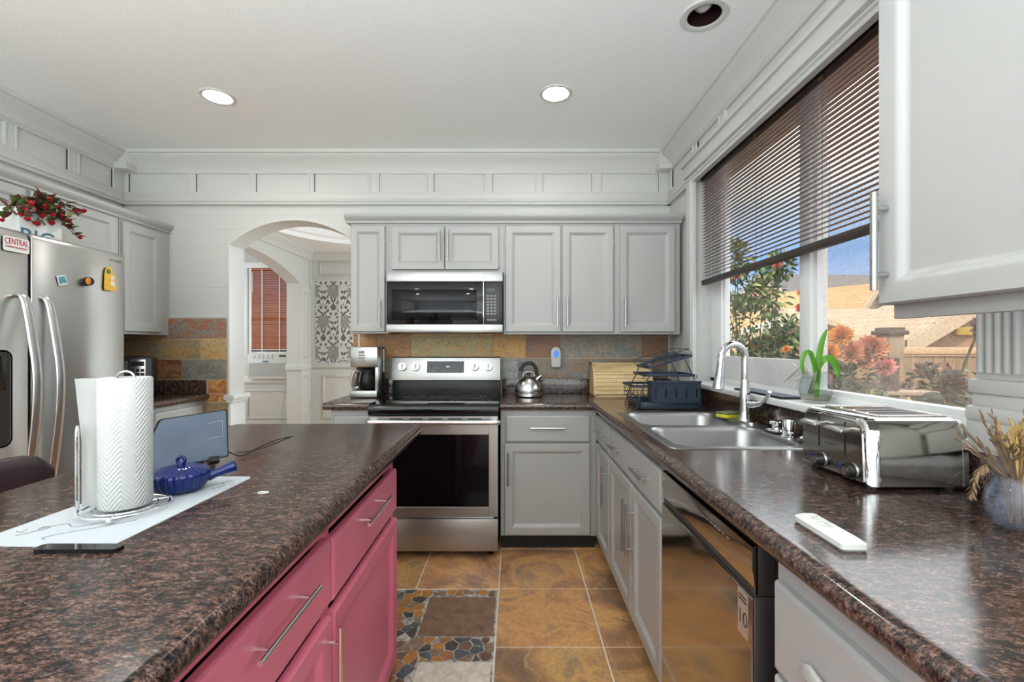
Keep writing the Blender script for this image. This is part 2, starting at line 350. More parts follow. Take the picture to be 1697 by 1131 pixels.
# ------------------------------------------------------------------ mesh tools
def T(x, y, z, rz=0): return Matrix.Translation((x, y, z)) @ Matrix.Rotation(rz, 4, 'Z')
class MB:
    def __init__(s, mats): s.bm = bmesh.new(); s.mats = [mats] if isinstance(mats, str) else list(mats); s.mi = 0; s.M = None
    def use(s, m):
        if m not in s.mats: s.mats.append(m)
        s.mi = s.mats.index(m); return s
    def add(s, tmp, M=None):
        for f in tmp.faces: f.material_index = s.mi
        if M is not None: tmp.transform(M)
        if s.M is not None: tmp.transform(s.M)
        me = bpy.data.meshes.new('tmp'); tmp.to_mesh(me); tmp.free(); s.bm.from_mesh(me); bpy.data.meshes.remove(me); return s
    def box(s, x0, x1, y0, y1, z0, z1, bev=0.0, seg=2, M=None):
        t = bmesh.new(); bmesh.ops.create_cube(t, size=1)
        t.transform(Matrix.Translation(((x0+x1)/2, (y0+y1)/2, (z0+z1)/2)) @ Matrix.Diagonal((abs(x1-x0), abs(y1-y0), abs(z1-z0), 1)))
        if bev: bmesh.ops.bevel(t, geom=t.edges[:], offset=min(bev, .49*min(abs(x1-x0), abs(y1-y0), abs(z1-z0))), segments=seg, profile=.5, affect='EDGES')
        return s.add(t, M)
    def prism(s, poly, axis, a, b, M=None, bev=0.0):                  # poly in the two other axes, in order
        t = bmesh.new()
        def p(u, v, w): return {'x': (w, u, v), 'y': (u, w, v), 'z': (u, v, w)}[axis]
        lo = [t.verts.new(p(u, v, a)) for u, v in poly]; hi = [t.verts.new(p(u, v, b)) for u, v in poly]
        t.faces.new(lo); t.faces.new(hi[::-1]); k = len(poly)
        for i in range(k): t.faces.new((lo[(i+1) % k], lo[i], hi[i], hi[(i+1) % k]))
        bmesh.ops.recalc_face_normals(t, faces=t.faces[:])
        if bev: bmesh.ops.bevel(t, geom=t.edges[:], offset=bev, segments=2, profile=.5, affect='EDGES')
        return s.add(t, M)
    def tube(s, pts, r, seg=8, closed=False, caps=True, M=None):
        pts = [V(p) for p in pts]; t = bmesh.new(); n = len(pts); rings = []
        rad = r if isinstance(r, (list, tuple)) else [r]*n
        up = None
        for i, p in enumerate(pts):
            if closed: d = pts[(i+1) % n]-pts[i-1]
            else: d = pts[min(i+1, n-1)]-pts[max(i-1, 0)]
            if d.length < 1e-9: d = V((0, 0, 1))
            d.normalize()
            if up is None: up = V((0, 0, 1)) if abs(d.z) < .9 else V((1, 0, 0))
            a = d.cross(up)
            if a.length < 1e-4: a = d.orthogonal()
            a.normalize(); b2 = a.cross(d).normalized(); up = b2
            rings.append([t.verts.new(p+(a*math.cos(q)+b2*math.sin(q))*rad[i]) for q in [2*PI*k/seg for k in range(seg)]])
        m = n if closed else n-1
        for i in range(m):
            A, B = rings[i], rings[(i+1) % n]
            for k in range(seg): t.faces.new((A[k], A[(k+1) % seg], B[(k+1) % seg], B[k]))
        if caps and not closed: t.faces.new(rings[0][::-1]); t.faces.new(rings[-1])
        bmesh.ops.recalc_face_normals(t, faces=t.faces[:])
        return s.add(t, M)
    def cyl(s, p0, p1, r, seg=20, r2=None, M=None): return s.tube([p0, p1], [r, r if r2 is None else r2], seg, M=M)
    def lathe(s, prof, c=(0, 0, 0), seg=32, M=None, ribs=0, rib=0.0):  # prof: (r, z) pairs
        t = bmesh.new(); rings = []
        for r, z in prof:
            if r < 1e-6: rings.append([t.verts.new((c[0], c[1], c[2]+z))]); continue
            rings.append([t.verts.new((c[0]+r*(1+rib*math.cos(ribs*2*PI*k/seg))*math.cos(2*PI*k/seg), c[1]+r*(1+rib*math.cos(ribs*2*PI*k/seg))*math.sin(2*PI*k/seg), c[2]+z)) for k in range(seg)])
        for A, B in zip(rings, rings[1:]):
            if len(A) == 1 and len(B) == 1: continue
            for k in range(seg):
                k2 = (k+1) % seg
                if len(A) == 1: t.faces.new((A[0], B[k], B[k2]))
                elif len(B) == 1: t.faces.new((A[k], A[k2], B[0]))
                else: t.faces.new((A[k], A[k2], B[k2], B[k]))
        bmesh.ops.recalc_face_normals(t, faces=t.faces[:])
        return s.add(t, M)
    def ball(s, c, r, M=None, seg=12, sc=(1, 1, 1)):
        t = bmesh.new(); bmesh.ops.create_uvsphere(t, u_segments=seg, v_segments=max(6, seg//2+2), radius=r)
        t.transform(Matrix.Translation(c) @ Matrix.Diagonal((*sc, 1))); return s.add(t, M)
    def rings(s, w, h, prof, M=None):                                  # nested rectangles in local xz, prof = (inset, y); last one is filled
        t = bmesh.new(); R = []
        for i, y in prof: R.append([t.verts.new(q) for q in ((i, y, i), (w-i, y, i), (w-i, y, h-i), (i, y, h-i))])
        t.faces.new(R[0][::-1])
        for A, B in zip(R, R[1:]):
            for k in range(4): t.faces.new((A[k], A[(k+1) % 4], B[(k+1) % 4], B[k]))
        t.faces.new(R[-1]); bmesh.ops.recalc_face_normals(t, faces=t.faces[:])
        return s.add(t, M)
    def quad(s, *p, M=None):
        t = bmesh.new(); t.faces.new([t.verts.new(q) for q in p]); return s.add(t, M)
    def text(s, txt, size, M, extrude=.0006, align='CENTER'):
        cu = bpy.data.curves.new('t', 'FONT'); cu.body = txt; cu.size = size; cu.extrude = extrude; cu.align_x = align; cu.align_y = 'CENTER'
        o = bpy.data.objects.new('t', cu); COL.objects.link(o); dg = bpy.context.evaluated_depsgraph_get()
        me = bpy.data.meshes.new_from_object(o.evaluated_get(dg)); t = bmesh.new(); t.from_mesh(me)
        bpy.data.objects.remove(o); bpy.data.curves.remove(cu); bpy.data.meshes.remove(me)
        return s.add(t, M)
    def leaf(s, p, d, ln, wd, up=(0, 0, 1), bend=.2, fold=.15):
        p = V(p); d = V(d).normalized(); sd = d.cross(V(up))
        if sd.length < 1e-3: sd = d.orthogonal()
        sd.normalize(); u = sd.cross(d).normalized(); t = bmesh.new(); prev = None
        prof = [(0, .12), (.3, .85), (.6, 1.0), (.85, .55), (1, .05)]
        for a, w in prof:
            c = p+d*(ln*a)-u*(bend*ln*a*a); q = [t.verts.new(c-sd*wd*.5*w+u*fold*wd*w), t.verts.new(c), t.verts.new(c+sd*wd*.5*w+u*fold*wd*w)]
            if prev: t.faces.new((prev[0], prev[1], q[1], q[0])); t.faces.new((prev[1], prev[2], q[2], q[1]))
            prev = q
        return s.add(t)
INV = {}
def finish(name, mb, M_inv=None, smooth=35):
    if M_inv is not None: mb.bm.transform(M_inv)
    me = bpy.data.meshes.new(name); mb.bm.to_mesh(me); mb.bm.free()
    for m in mb.mats: me.materials.append(MATS[m])
    if smooth:
        for p in me.polygons: p.use_smooth = True
        me.set_sharp_from_angle(angle=math.radians(smooth))
    o = bpy.data.objects.new(name, me); COL.objects.link(o); return o
def tag(o, label, cat, group=None, kind=None):
    if label: o['label'] = label
    if cat: o['category'] = cat
    if group: o['group'] = group
    if kind: o['kind'] = kind
    return o
def thing(name, label, cat, loc=(0, 0, 0), rz=0.0, group=None, local=False):
    o = bpy.data.objects.new(name, None); COL.objects.link(o); o.location = loc; o.rotation_euler = (0, 0, rz); o.empty_display_size = .05
    tag(o, label, cat, group); INV[o.name] = None if local else T(*loc, rz).inverted(); return o
def part(name, mb, parent, label=None, smooth=35):
    o = finish(name, mb, INV.get(parent.name), smooth); o.parent = parent; INV[o.name] = INV.get(parent.name)
    if label: o['label'] = label
    return o
def solo(name, mb, label, cat, loc=(0, 0, 0), group=None, kind=None, smooth=35):
    o = finish(name, mb, Matrix.Translation(loc).inverted(), smooth); o.location = loc; return tag(o, label, cat, group, kind)
def struct(name, mb, smooth=35, parent=None):
    o = finish(name, mb, None, smooth)
    if parent: o.parent = parent
    else: o['kind'] = 'structure'
    return o
def arc(cx, cy, r, a0, a1, n): return [(cx+r*math.cos(math.radians(a0+(a1-a0)*i/n)), cy+r*math.sin(math.radians(a0+(a1-a0)*i/n))) for i in range(n+1)]
def rrect(x0, x1, y0, y1, r, n=5): return arc(x1-r, y1-r, r, 0, 90, n)+arc(x0+r, y1-r, r, 90, 180, n)+arc(x0+r, y0+r, r, 180, 270, n)+arc(x1-r, y0+r, r, 270, 360, n)
def spline(pts, n=8):
    P = [V(p) for p in pts]; out = []
    for i in range(len(P)-1):
        a = P[max(i-1, 0)]; b = P[i]; c = P[i+1]; d = P[min(i+2, len(P)-1)]
        for k in range(n):
            t = k/n; out.append(.5*((2*b)+(c-a)*t+(2*a-5*b+4*c-d)*t*t+(3*b-a-3*c+d)*t**3))
    return out+[P[-1]]

# ------------------------------------------------------------------ the setting
XL, XR, YB, YR, ZC = -2.83, 1.13, 3.30, -2.6, 2.645
WT = .16
def fill_holes(t, loops, z):
    edges = []
    for lp in loops:
        vs = [t.verts.new((x, y, z)) for x, y in lp]
        edges += [t.edges.new((vs[i], vs[(i+1) % len(vs)])) for i in range(len(vs))]
    bmesh.ops.triangle_fill(t, use_beauty=True, edges=edges)
CANS = [(-1.645, 2.526, .070), (.228, 2.495, .070), (.795, 1.902, .068), (-1.645, .3, .07), (.228, .3, .07)]
b = MB('ceiling_paint'); t = bmesh.new()
fill_holes(t, [[(XL-.1, YR-.1), (XR+.1, YR-.1), (XR+.1, YB+.02), (XL-.1, YB+.02)]]+[arc(x, y, r, 0, 360-360/32, 31) for x, y, r in CANS], ZC); b.add(t)
struct('ceiling', b, 0)
b = MB('ceiling_paint'); t = bmesh.new()
tray = arc(-1.85, 5.25, 1.05, 0, 352.5, 47)
fill_holes(t, [[(-5.6, YB+WT-.02), (1.28, YB+WT-.02), (1.28, 6.94), (-5.6, 6.94)], tray], ZC); b.add(t)
b.lathe([(1.05, 0), (1.05, .05), (1.0, .07), (1.0, .20), (0, .20)], (-1.85, 5.25, ZC), 48)
struct('ceiling_dining', b, 30)
b = MB('trim_paint'); b.box(-6, 1.40, -3, 7.1, 2.92, 3.05); struct('roof', b, 0)  # unseen slab added above the ceilings to block the sky

# floor of the kitchen: grout bed with ceramic tiles and a crazy-paved border with inlays
b = MB(['grout_white', 'floor_tile', 'inlay_brown', 'inlay_cream', 'mosaic_bed']+['mosaic_%d' % i for i in range(6)])
lay = b.bm.loops.layers.float_color.new('tint')
b.box(XL-.1, XR+.1, YR-.1, YB+WT, -.06, -.003)
def tint_last(n0, c):
    for f in list(b.bm.faces)[n0:]:
        for lp in f.loops: lp[lay] = (*c, 1)
def tile(x0, x1, y0, y1, mat='floor_tile', c=(1, 1, 1)):
    n0 = len(b.bm.faces); b.use(mat).box(x0+.0035, x1-.0035, y0+.0035, y1-.0035, -.02, 0, .0015, 1); b.bm.faces.ensure_lookup_table(); 
    for f in b.bm.faces[n0:]:
        for lp in f.loops: lp[b.bm.loops.layers.float_color['tint']] = (*c, 1)
def shade():
    k = random.uniform(.86, 1.14); return (k*random.uniform(.96, 1.06), k, k*random.uniform(.92, 1.05))
for i in range(0, 3):
    for j in range(-5, 3):
        x0 = -.08+.455*i; y0 = 2.361+.457*(j-0)
        if y0 > YB: continue
        tile(x0, min(x0+.455, XR), y0, min(y0+.457, YB), c=shade())
for i, x0 in enumerate([-.51-.455*k for k in range(6)]): tile(max(x0, XL), x0+.43 if i == 0 else x0+.455, 2.361, 2.82, c=shade()); tile(max(x0, XL), x0+.43 if i == 0 else x0+.455, 2.82, 3.30, c=shade())
for k in range(6):
    for j in range(-5, 5):
        x0 = -1.2-.455*k; tile(max(x0-.455, XL), x0, .05+.457*j, .05+.457*(j+1), c=shade()) if x0 > XL and .05+.457*(j+1) < 2.36 else None
INL = [(-.425, -.088, 1.972, 2.285, 'inlay_brown'), (-.385, -.088, 1.45, 1.818, 'inlay_cream'), (-.425, -.088, .95, 1.30, 'inlay_brown')]
for x0, x1, y0, y1, m in INL: tile(x0, x1, y0, y1, m)
b.use('mosaic_bed').box(-1.0, -.084, .6, 2.353, -.02, -.0025)
# crazy paving: cells of a jittered grid, each a small irregular stone
rs = random.Random(3)
PX0, PX1, PY0, PY1 = -.95, -.085, .6, 2.352
pts = []; g = .052
for iy in range(int((PY1-PY0)/g/.9)+4):
    for ix in range(int((PX1-PX0)/g)+3):
        pts.append((PX0-g+g*ix+rs.uniform(-.48, .48)*g+(iy % 2)*g*.5, PY0-g+g*.9*iy+rs.uniform(-.40, .40)*g))
def clip(poly, n, c):                                                  # keep the side where n.p <= c
    out = []
    for i in range(len(poly)):
        p, q = poly[i], poly[(i+1) % len(poly)]; dp = n[0]*p[0]+n[1]*p[1]-c; dq = n[0]*q[0]+n[1]*q[1]-c
        if dp <= 0: out.append(p)
        if (dp < 0 < dq) or (dq < 0 < dp): f = dp/(dp-dq); out.append((p[0]+(q[0]-p[0])*f, p[1]+(q[1]-p[1])*f))
    return out
for (px, py) in pts:
    if not (PX0 < px < PX1 and PY0 < py < PY1) or any(x0-.000 < px < x1+.000 and y0-.000 < py < y1+.000 for x0, x1, y0, y1, m in INL): continue
    poly = [(px-.09, py-.09), (px+.09, py-.09), (px+.09, py+.09), (px-.09, py+.09)]
    gap = rs.uniform(.0015, .0045)
    for (qx, qy) in pts:
        dx, dy = qx-px, qy-py; dd = math.hypot(dx, dy)
        if 1e-6 < dd < .25: poly = clip(poly, (dx/dd, dy/dd), (dx*(px+qx)/2+dy*(py+qy)/2)/dd-gap)
        if len(poly) < 3: break
    for nx, ny, c in ((1, 0, PX1), (-1, 0, -PX0), (0, 1, PY1), (0, -1, -PY0)):
        if len(poly) >= 3: poly = clip(poly, (nx, ny), c)
    for x0, x1, y0, y1, m in INL:
        if len(poly) < 3: break
        opts = [((1, 0), x0-.006, px < x0), ((-1, 0), -x1-.006, px > x1), ((0, 1), y0-.006, py < y0), ((0, -1), -y1-.006, py > y1)]
        for nn, c, ok in opts:
            if ok: 
                inside = any(x0-.006 < q[0] < x1+.006 and y0-.006 < q[1] < y1+.006 for q in poly)
                if inside: poly = clip(poly, nn, c)
                break
    if len(poly) >= 3 and rs.random() < .93:
        b.use('mosaic_%d' % rs.choice([0, 0, 1, 1, 2, 2, 3, 3, 4, 5, 5])).prism(poly, 'z', -.02, -.0005)
struct('floor', b, 0)
b = MB('wood_floor'); b.box(-5.6, 1.28, YB+WT, 6.94, -.06, 0); struct('floor_dining', b, 0)

# back wall with the segmental arch
AX0, AX1, AZ, AR = -2.06, -1.125, 1.992, .18
def seg_arch(a0, a1, z, rise, n=20):
    h = (a1-a0)/2; R = (h*h+rise*rise)/(2*rise); c = (a0+a1)/2; zc = z+rise-R; ph = math.asin(h/R)
    return [(c+R*math.sin(-ph+2*ph*i/n), zc+R*math.cos(-ph+2*ph*i/n)) for i in range(n+1)]
def arch_wall(name, axis, lo, hi, x0, x1, top, a0, a1, z, rise):
    b = MB('wall_paint'); poly = [(x0, 0), (a0, 0)]+seg_arch(a0, a1, z, rise)+[(a1, 0), (x1, 0), (x1, top), (x0, top)]
    b.prism(poly, axis, lo, hi); return struct(name, b, 30)
arch_wall('wall_back', 'y', YB, YB+WT, -5.6, XR+.16, 2.92, AX0, AX1, AZ, AR)
b = MB('wall_paint'); b.box(XL-.15, XL, YR-.15, YB, 0, 2.92); struct('wall_left', b, 0)
b = MB('wall_paint'); b.box(XL-.15, XR+.17, YR-.15, YR, 0, 2.92); struct('wall_rear', b, 0)
WY0, WY1, WZ0, WZ1 = 1.09, 2.86, 1.013, 2.32
b = MB('wall_paint'); b.box(XR, XR+.17, YR-.15, WY0, 0, 2.92); b.box(XR, XR+.17, WY1, YB+.01, 0, 2.92); b.box(XR, XR+.17, WY0, WY1, 0, WZ0); b.box(XR, XR+.17, WY0, WY1, WZ1, 2.92)
struct('wall_right', b, 0)
# dining room and the sitting room seen through its own arch
arch_wall('wall_dining_left', 'x', -3.25, -3.05, YB+WT-.01, 6.82, 2.92, 3.9, 6.5, 2.144, .25)
b = MB('wall_paint'); FY = 6.8
b.box(-5.6, -3.97, FY, FY+.15, 0, 2.92); b.box(-3.97, -3.27, FY, FY+.15, 2.44, 2.92); b.box(-3.97, -3.27, FY, FY+.15, 0, .72); b.box(-3.27, 1.29, FY, FY+.15, 0, 2.92); struct('wall_far', b, 0)
b = MB('wall_paint'); b.box(1.14, 1.29, YB+WT, FY+.15, 0, 2.92); struct('wall_dining_right', b, 0)
b = MB('wall_paint'); b.box(-5.7, -5.5, YB, FY, 0, 2.92); struct('wall_sitting_left', b, 0)

# crown, frieze and casings
CROWN = [(0, ZC-.12), (.022, ZC-.12), (.028, ZC-.105), (.040, ZC-.085), (.062, ZC-.060), (.084, ZC-.042), (.090, ZC-.034), (.090, ZC-.026), (.104, ZC-.022), (.108, ZC-.012), (.108, ZC), (0, ZC)]
def frieze(name, panels, lo, hi, M):                                   # local x along the wall, -y into the room
    b = MB('trim_paint'); b.M = M
    b.box(lo, hi, -.010, 0, 2.30, 2.54); b.box(lo, hi, -.024, 0, 2.500, 2.545, .003); b.box(lo, hi, -.024, 0, 2.300, 2.368, .003)
    b.prism([(0, 2.275), (-.030, 2.275), (-.034, 2.283), (-.030, 2.292), (-.040, 2.297), (-.036, 2.31), (-.026, 2.322), (0, 2.322)], 'x', lo, hi)
    e = [lo]+[q for p in panels for q in p]+[hi]
    for i in range(0, len(e), 2):
        a, c = e[i], e[i+1]
        if c-a > .002:
            b.box(a, c, -.020, 0, 2.36, 2.505, .002)
            if c-a > .03: b.box(a, a+.012, -.026, 0, 2.366, 2.502, .003); b.box(c-.012, c, -.026, 0, 2.366, 2.502, .003)
    b.prism([(-x, z) for x, z in CROWN], 'x', lo, hi)
    return struct(name, b, 25)
frieze('trim_1', [(-2.779, -2.363), (-2.293, -1.913), (-1.86, -1.488), (-1.44, -1.046), (-.972, -.635), (-.578, -.214), (-.158, .149), (.206, .56), (.626, 1.042)], XL, XR, T(0, YB, 0))
frieze('trim_2', [(-2.2, -1.8), (-1.72, -1.3), (-1.22, -.8), (-.72, -.3), (-.22, .2), (.28, .68), (.76, 1.2), (1.28, 1.66), (1.72, 2.09), (2.15, 2.505), (2.572, 2.865), (2.942, 3.184)], YR, YB, T(XL, 0, 0, PI/2))
frieze('trim_3', [(-3.2, -2.83), (-2.76, -2.47), (-2.39, -1.5), (-1.42, -.6), (-.5, .3), (.4, 1.2), (1.3, 2.1)], -YB, -YR, T(XR, 0, 0, -PI/2))
def corner_block(name, x, y, sx):
    b = MB('trim_paint')
    prof = [(0, 2.505), (.118, 2.505), (.122, 2.518), (.112, 2.530), (.116, 2.546), (.128, 2.570), (.150, 2.60), (.158, 2.618), (.150, 2.632), (.150, ZC), (0, ZC)]
    b.box(min(x, x+sx*.115), max(x, x+sx*.115), y-.115, y, 2.505, 2.55, .004)
    t = bmesh.new(); R = []
    for d, z in [(.106, 2.545), (.100, 2.56), (.112, 2.585), (.130, 2.608), (.142, 2.622), (.142, 2.636), (.128, 2.644)]:
        R.append([t.verts.new((x+sx*a, y-c, z)) for a, c in ((0, 0), (d, 0), (d*1.0, d*.45), (d*.45, d*1.0), (0, d))])
    for A, B in zip(R, R[1:]):
        for k in range(5): t.faces.new((A[k], A[(k+1) % 5], B[(k+1) % 5], B[k]))
    t.faces.new(R[0]); t.faces.new(R[-1]); bmesh.ops.recalc_face_normals(t, faces=t.faces[:]); b.add(t)
    return struct(name, b, 25)
corner_block('trim_4', XL, YB, 1); corner_block('trim_5', XR, YB, -1)
# arch lining: plain reveal strip, plinth cap
b = MB('trim_paint')
b.box(AX0-.012, AX0+.004, YB-.014, YB+WT+.01, .90, AZ-.0, .003); b.box(AX0-.03, AX0+.045, YB-.03, YB+WT+.02, .868, .905, .004); b.box(AX0-.018, AX0+.03, YB-.022, YB+WT+.015, .845, .87, .004); b.box(AX0-.008, AX0+.012, YB-.012, YB+WT+.01, 0, .85, .003)
po = seg_arch(AX0-.012, AX1+.012, AZ, AR+.004, 24); pi = seg_arch(AX0+.004, AX1-.004, AZ, AR-.006, 24)
b.prism(po+pi[::-1], 'y', YB-.014, YB+WT+.01)
b.box(AX1-.004, AX1+.012, YB-.014, YB+WT+.01, 0, AZ, .003)
struct('trim_6', b, 30)
b = MB('trim_paint'); b.box(-2.545, AX0-.012, YB-.010, YB, 1.46, 1.478, .002); struct('trim_7', b, 0)
# kitchen window casing
b = MB('trim_paint')
b.box(XR-.028, XR, WY1-.045, WY1+.06, WZ0-.02, 2.42, .004); b.box(XR-.034, XR, WY1-.03, WY1-.012, WZ0-.02, 2.42, .003)
b.box(XR-.045, XR+.002, .4, WY1+.07, 2.322, 2.40, .006); b.box(XR-.06, XR+.002, .4, WY1+.08, 2.395, 2.42, .006); b.box(XR-.05, XR+.002, .4, WY1+.05, 2.318, 2.335, .004)
struct('trim_8', b, 25)
b = MB('trim_paint')                                                   # fluted pilaster with its base block
PY0_, PY1_ = .985, 1.092
b.box(XR-.022, XR, PY0_, PY1_, 1.16, 2.33, .002)
for k in range(5): b.prism([(XR-.022+.010*math.cos(a)*-1, PY0_+.014+.0196*k+.0075*math.sin(a)) for a in [PI*q/8-PI/2 for q in range(9)]], 'z', 1.20, 2.33)
b.box(XR-.040, XR, PY0_-.012, PY1_+.004, 1.150, 1.185, .006); b.box(XR-.034, XR, PY0_-.006, PY1_+.002, 1.12, 1.152, .008); b.box(XR-.046, XR, PY0_-.014, PY1_+.006, 1.085, 1.122, .008); b.box(XR-.042, XR, PY0_, PY1_+.004, 1.014, 1.09, .003)
struct('trim_9', b, 25)
b = MB('trim_paint'); b.box(XR-.03, XR, .70, .955, 1.014, 1.36, .002); struct('trim_10', b, 0)
b = MB('brown_plastic'); b.box(XR-.006, XR, .955, .985, .916, 1.36); struct('trim_11', b, 0)
# dining room mouldings
b = MB('trim_paint')
b.prism([(FY-x, z) for x, z in CROWN], 'x', -3.05, 1.14); b.box(-3.05, 1.14, FY-.03, FY, .92, .985, .006); b.box(-3.05, 1.14, FY-.018, FY, .0, .13, .004)
b.box(-3.05, 1.14, FY-.015, FY, 2.25, 2.29, .004)
def mould(b, x0, x1, z0, z1, w=.035, t=.016, y=FY):
    for q in ((x0, x1, z1-w, z1), (x0, x1, z0, z0+w), (x0, x0+w, z0+w, z1-w), (x1-w, x1, z0+w, z1-w)): b.box(q[0], q[1], y-t, y, q[2], q[3], .005)
mould(b, -2.86, -1.5, .16, .82); mould(b, -2.9, -1.4, 2.31, 2.5, .02)
mould(b, -4.0, -3.3, .16, .60, .03)
b.box(-5.5, -3.25, FY-.015, FY, 0, .12, .004); b.box(-4.05, -3.25, FY-.03, FY, .69, .73, .005)
struct('trim_12', b, 25)
b = MB('trim_paint')                                                   # pilaster and crown along the dining arch wall
b.prism([(-3.05+x, z) for x, z in CROWN], 'y', YB+WT, FY); b.box(-3.05, -3.036, 6.5, 6.8, 0, 2.10, .003)
for z0, z1 in ((.25, .82), (1.08, 2.02)):
    for q in ((6.56, 6.74, z1-.02, z1), (6.56, 6.74, z0, z0+.02), (6.56, 6.58, z0, z1), (6.72, 6.74, z0, z1)): b.box(-3.04, -3.026, q[0], q[1], q[2], q[3], .004)
b.box(-3.26, -3.02, 6.475, 6.8, .90, .985, .006); b.box(-3.255, -3.03, 6.485, 6.8, 0, .12, .004)
b.box(-3.05, -3.025, 6.775, 6.8, 2.15, 2.55, .003)
struct('trim_13', b, 25)
b = MB('damask_paper'); b.box(-2.965, -1.3, FY-.006, FY, 1.005, 2.215); o = struct('wall_damask_panel', b, 0)
b = MB('trim_paint'); mould(b, -2.62, -1.55, 1.035, 2.14, .028, .02); struct('trim_14', b, 25)
# sitting room window with its own casing and sash
def window(name):
    o = bpy.data.objects.new(name, None); COL.objects.link(o); o['kind'] = 'structure'; INV[o.name] = None; return o
w2 = window('window_2')
b = MB('vinyl_white'); mould(b, -4.06, -3.22, .72, 2.50, .085, .022)
for q in ((-3.97, -3.93), (-3.31, -3.27)): b.box(q[0], q[1], FY, FY+.06, .73, 2.44)
b.box(-3.97, -3.27, FY+.02, FY+.06, 2.38, 2.44); b.box(-3.97, -3.27, FY+.03, FY+.06, 1.62, 1.68); b.box(-3.97, -3.27, FY, FY+.06, .72, .76)
part('frame', b, w2)
b = MB('window_glass'); b.box(-3.94, -3.30, FY+.065, FY+.07, .74, 2.42); part('pane', b, w2)

# kitchen window
w1 = window('window_1')
GX = 1.27
b = MB('vinyl_white')
b.box(1.235, 1.29, 2.715, 2.86, 1.04, 2.32, .004); b.box(1.25, 1.275, 2.70, 2.72, 1.20, 2.32, .003)     # far stile
b.box(1.225, 1.29, 1.885, 1.955, 1.04, 2.32, .004); b.box(1.24, 1.285, 1.862, 1.978, 1.05, 2.32, .004)   # meeting stiles
b.box(1.235, 1.29, 1.09, 2.86, 1.038, 1.066, .003); b.box(1.245, 1.29, 1.09, 1.89, 1.06, 1.085, .003); b.box(1.235, 1.29, 1.09, 2.86, 2.26, 2.32, .003)
b.box(1.235, 1.29, 1.09, 1.115, 1.04, 2.32, .003)
part('frame', b, w1)
b = MB('window_glass'); b.box(GX, GX+.004, 1.96, 2.72, 1.19, 2.28); part('pane', b, w1, 'clear glass of the far sash')
b = MB('dusty_glass'); b.box(GX-.008, GX-.004, 1.105, 1.885, 1.07, 2.28); part('pane', b, w1, 'dusty glass of the near sash')
b = MB('board_grey'); b.box(1.238, 1.262, 1.965, 2.80, 1.052, 1.20, .003); b.box(1.236, 1.262, 1.965, 1.985, 1.052, 1.20, .002); part('filler_board', b, w1, 'grey painted board under the far glass')
b = MB('vinyl_white'); b.box(1.082, 1.24, 1.09, 2.90, 1.013, 1.040, .003); part('sill', b, w1)

# slate tiles on the back wall
b = MB(['grout_tan', 'slate_tile'])
l1 = b.bm.loops.layers.float_color.new('tint'); l2 = b.bm.loops.layers.float_color.new('tint2')
def dull(c): g = sum(c)/3; return srgb(*[.98*(g+(v-g)*.93) for v in c])
def stile(x0, x1, z0, z1, c1, c2):
    n0 = len(b.bm.faces); b.use('slate_tile').box(x0+.0022, x1-.0022, YB-.012, YB-.001, z0+.0022, z1-.0022, .0012, 1); b.bm.faces.ensure_lookup_table()
    A = b.bm.loops.layers.float_color['tint']; B = b.bm.loops.layers.float_color['tint2']
    for f in b.bm.faces[n0:]:
        for lp in f.loops: lp[A] = (*dull(c1), 1); lp[B] = (*dull(c2), 1)
b.use('grout_tan').box(-1.165, 1.116, YB-.008, YB, .90, 1.42); b.box(XL, AX0-.012, YB-.008, YB, .0, 1.458)
OCH, RUST, GRY, BRN, TAN, OLV, DGR = (212, 160, 88), (178, 104, 58), (150, 148, 144), (138, 100, 80), (196, 172, 132), (190, 170, 118), (112, 112, 112)
for x0, x1, c1, c2 in [(-1.163, -.99, (196, 134, 76), (160, 100, 62)), (-.99, -.746, (204, 144, 80), (172, 120, 78)), (-.746, -.164, OLV, (206, 162, 92)), (-.164, .085, OCH, (214, 148, 66)), (.085, .333, BRN, (162, 110, 78)), (.333, .919, (134, 136, 132), (164, 148, 130)), (.919, 1.115, (128, 106, 88), (150, 108, 76))]:
    stile(x0, x1, 1.172, 1.32, c1, c2); stile(x0-.0, x1, 1.322, 1.42, c2, c1)
for x0, x1, c1, c2 in [(-1.163, -.90, GRY, TAN), (-.90, -.5, TAN, (180, 172, 154)), (-.5, -.085, GRY, TAN), (-.085, .026, (150, 150, 148), (176, 174, 168)), (.026, .125, (150, 146, 138), DGR), (.125, .33, (150, 138, 122), (156, 120, 92)), (.33, .78, (140, 138, 134), (158, 118, 88)), (.78, 1.115, (150, 110, 84), (132, 120, 106))]:
    stile(x0, x1, 1.018, 1.168, c1, c2)
for x0, x1, z0, z1, c1, c2 in [(-2.54, -2.078, 1.313, 1.456, (188, 108, 62), (150, 142, 132)), (XL, -2.54, 1.313, 1.456, TAN, OCH), (XL, -2.267, 1.161, 1.311, (196, 154, 100), (166, 148, 118)), (-2.267, -2.078, 1.161, 1.311, OCH, TAN),
                               (XL, -2.637, 1.014, 1.159, OCH, RUST), (-2.637, -2.40, 1.014, 1.159, (136, 74, 44), (160, 120, 84)), (-2.40, -2.078, 1.014, 1.159, (156, 148, 132), (132, 130, 122)), (-2.212, -2.078, .912, 1.012, OCH, RUST), (-2.225, -2.07, .852, .91, (214, 172, 106), RUST),
                               (-2.24, -2.07, .70, .85, (140, 118, 92), (160, 136, 104)), (-2.24, -2.07, .55, .698, BRN, RUST), (-2.24, -2.07, .40, .548, TAN, BRN), (-2.24, -2.07, .25, .398, RUST, OLV), (-2.24, -2.07, .10, .248, GRY, TAN)]:
    stile(x0, x1, z0, z1, c1, c2)
struct('wall_slate_tiles', b, 0)

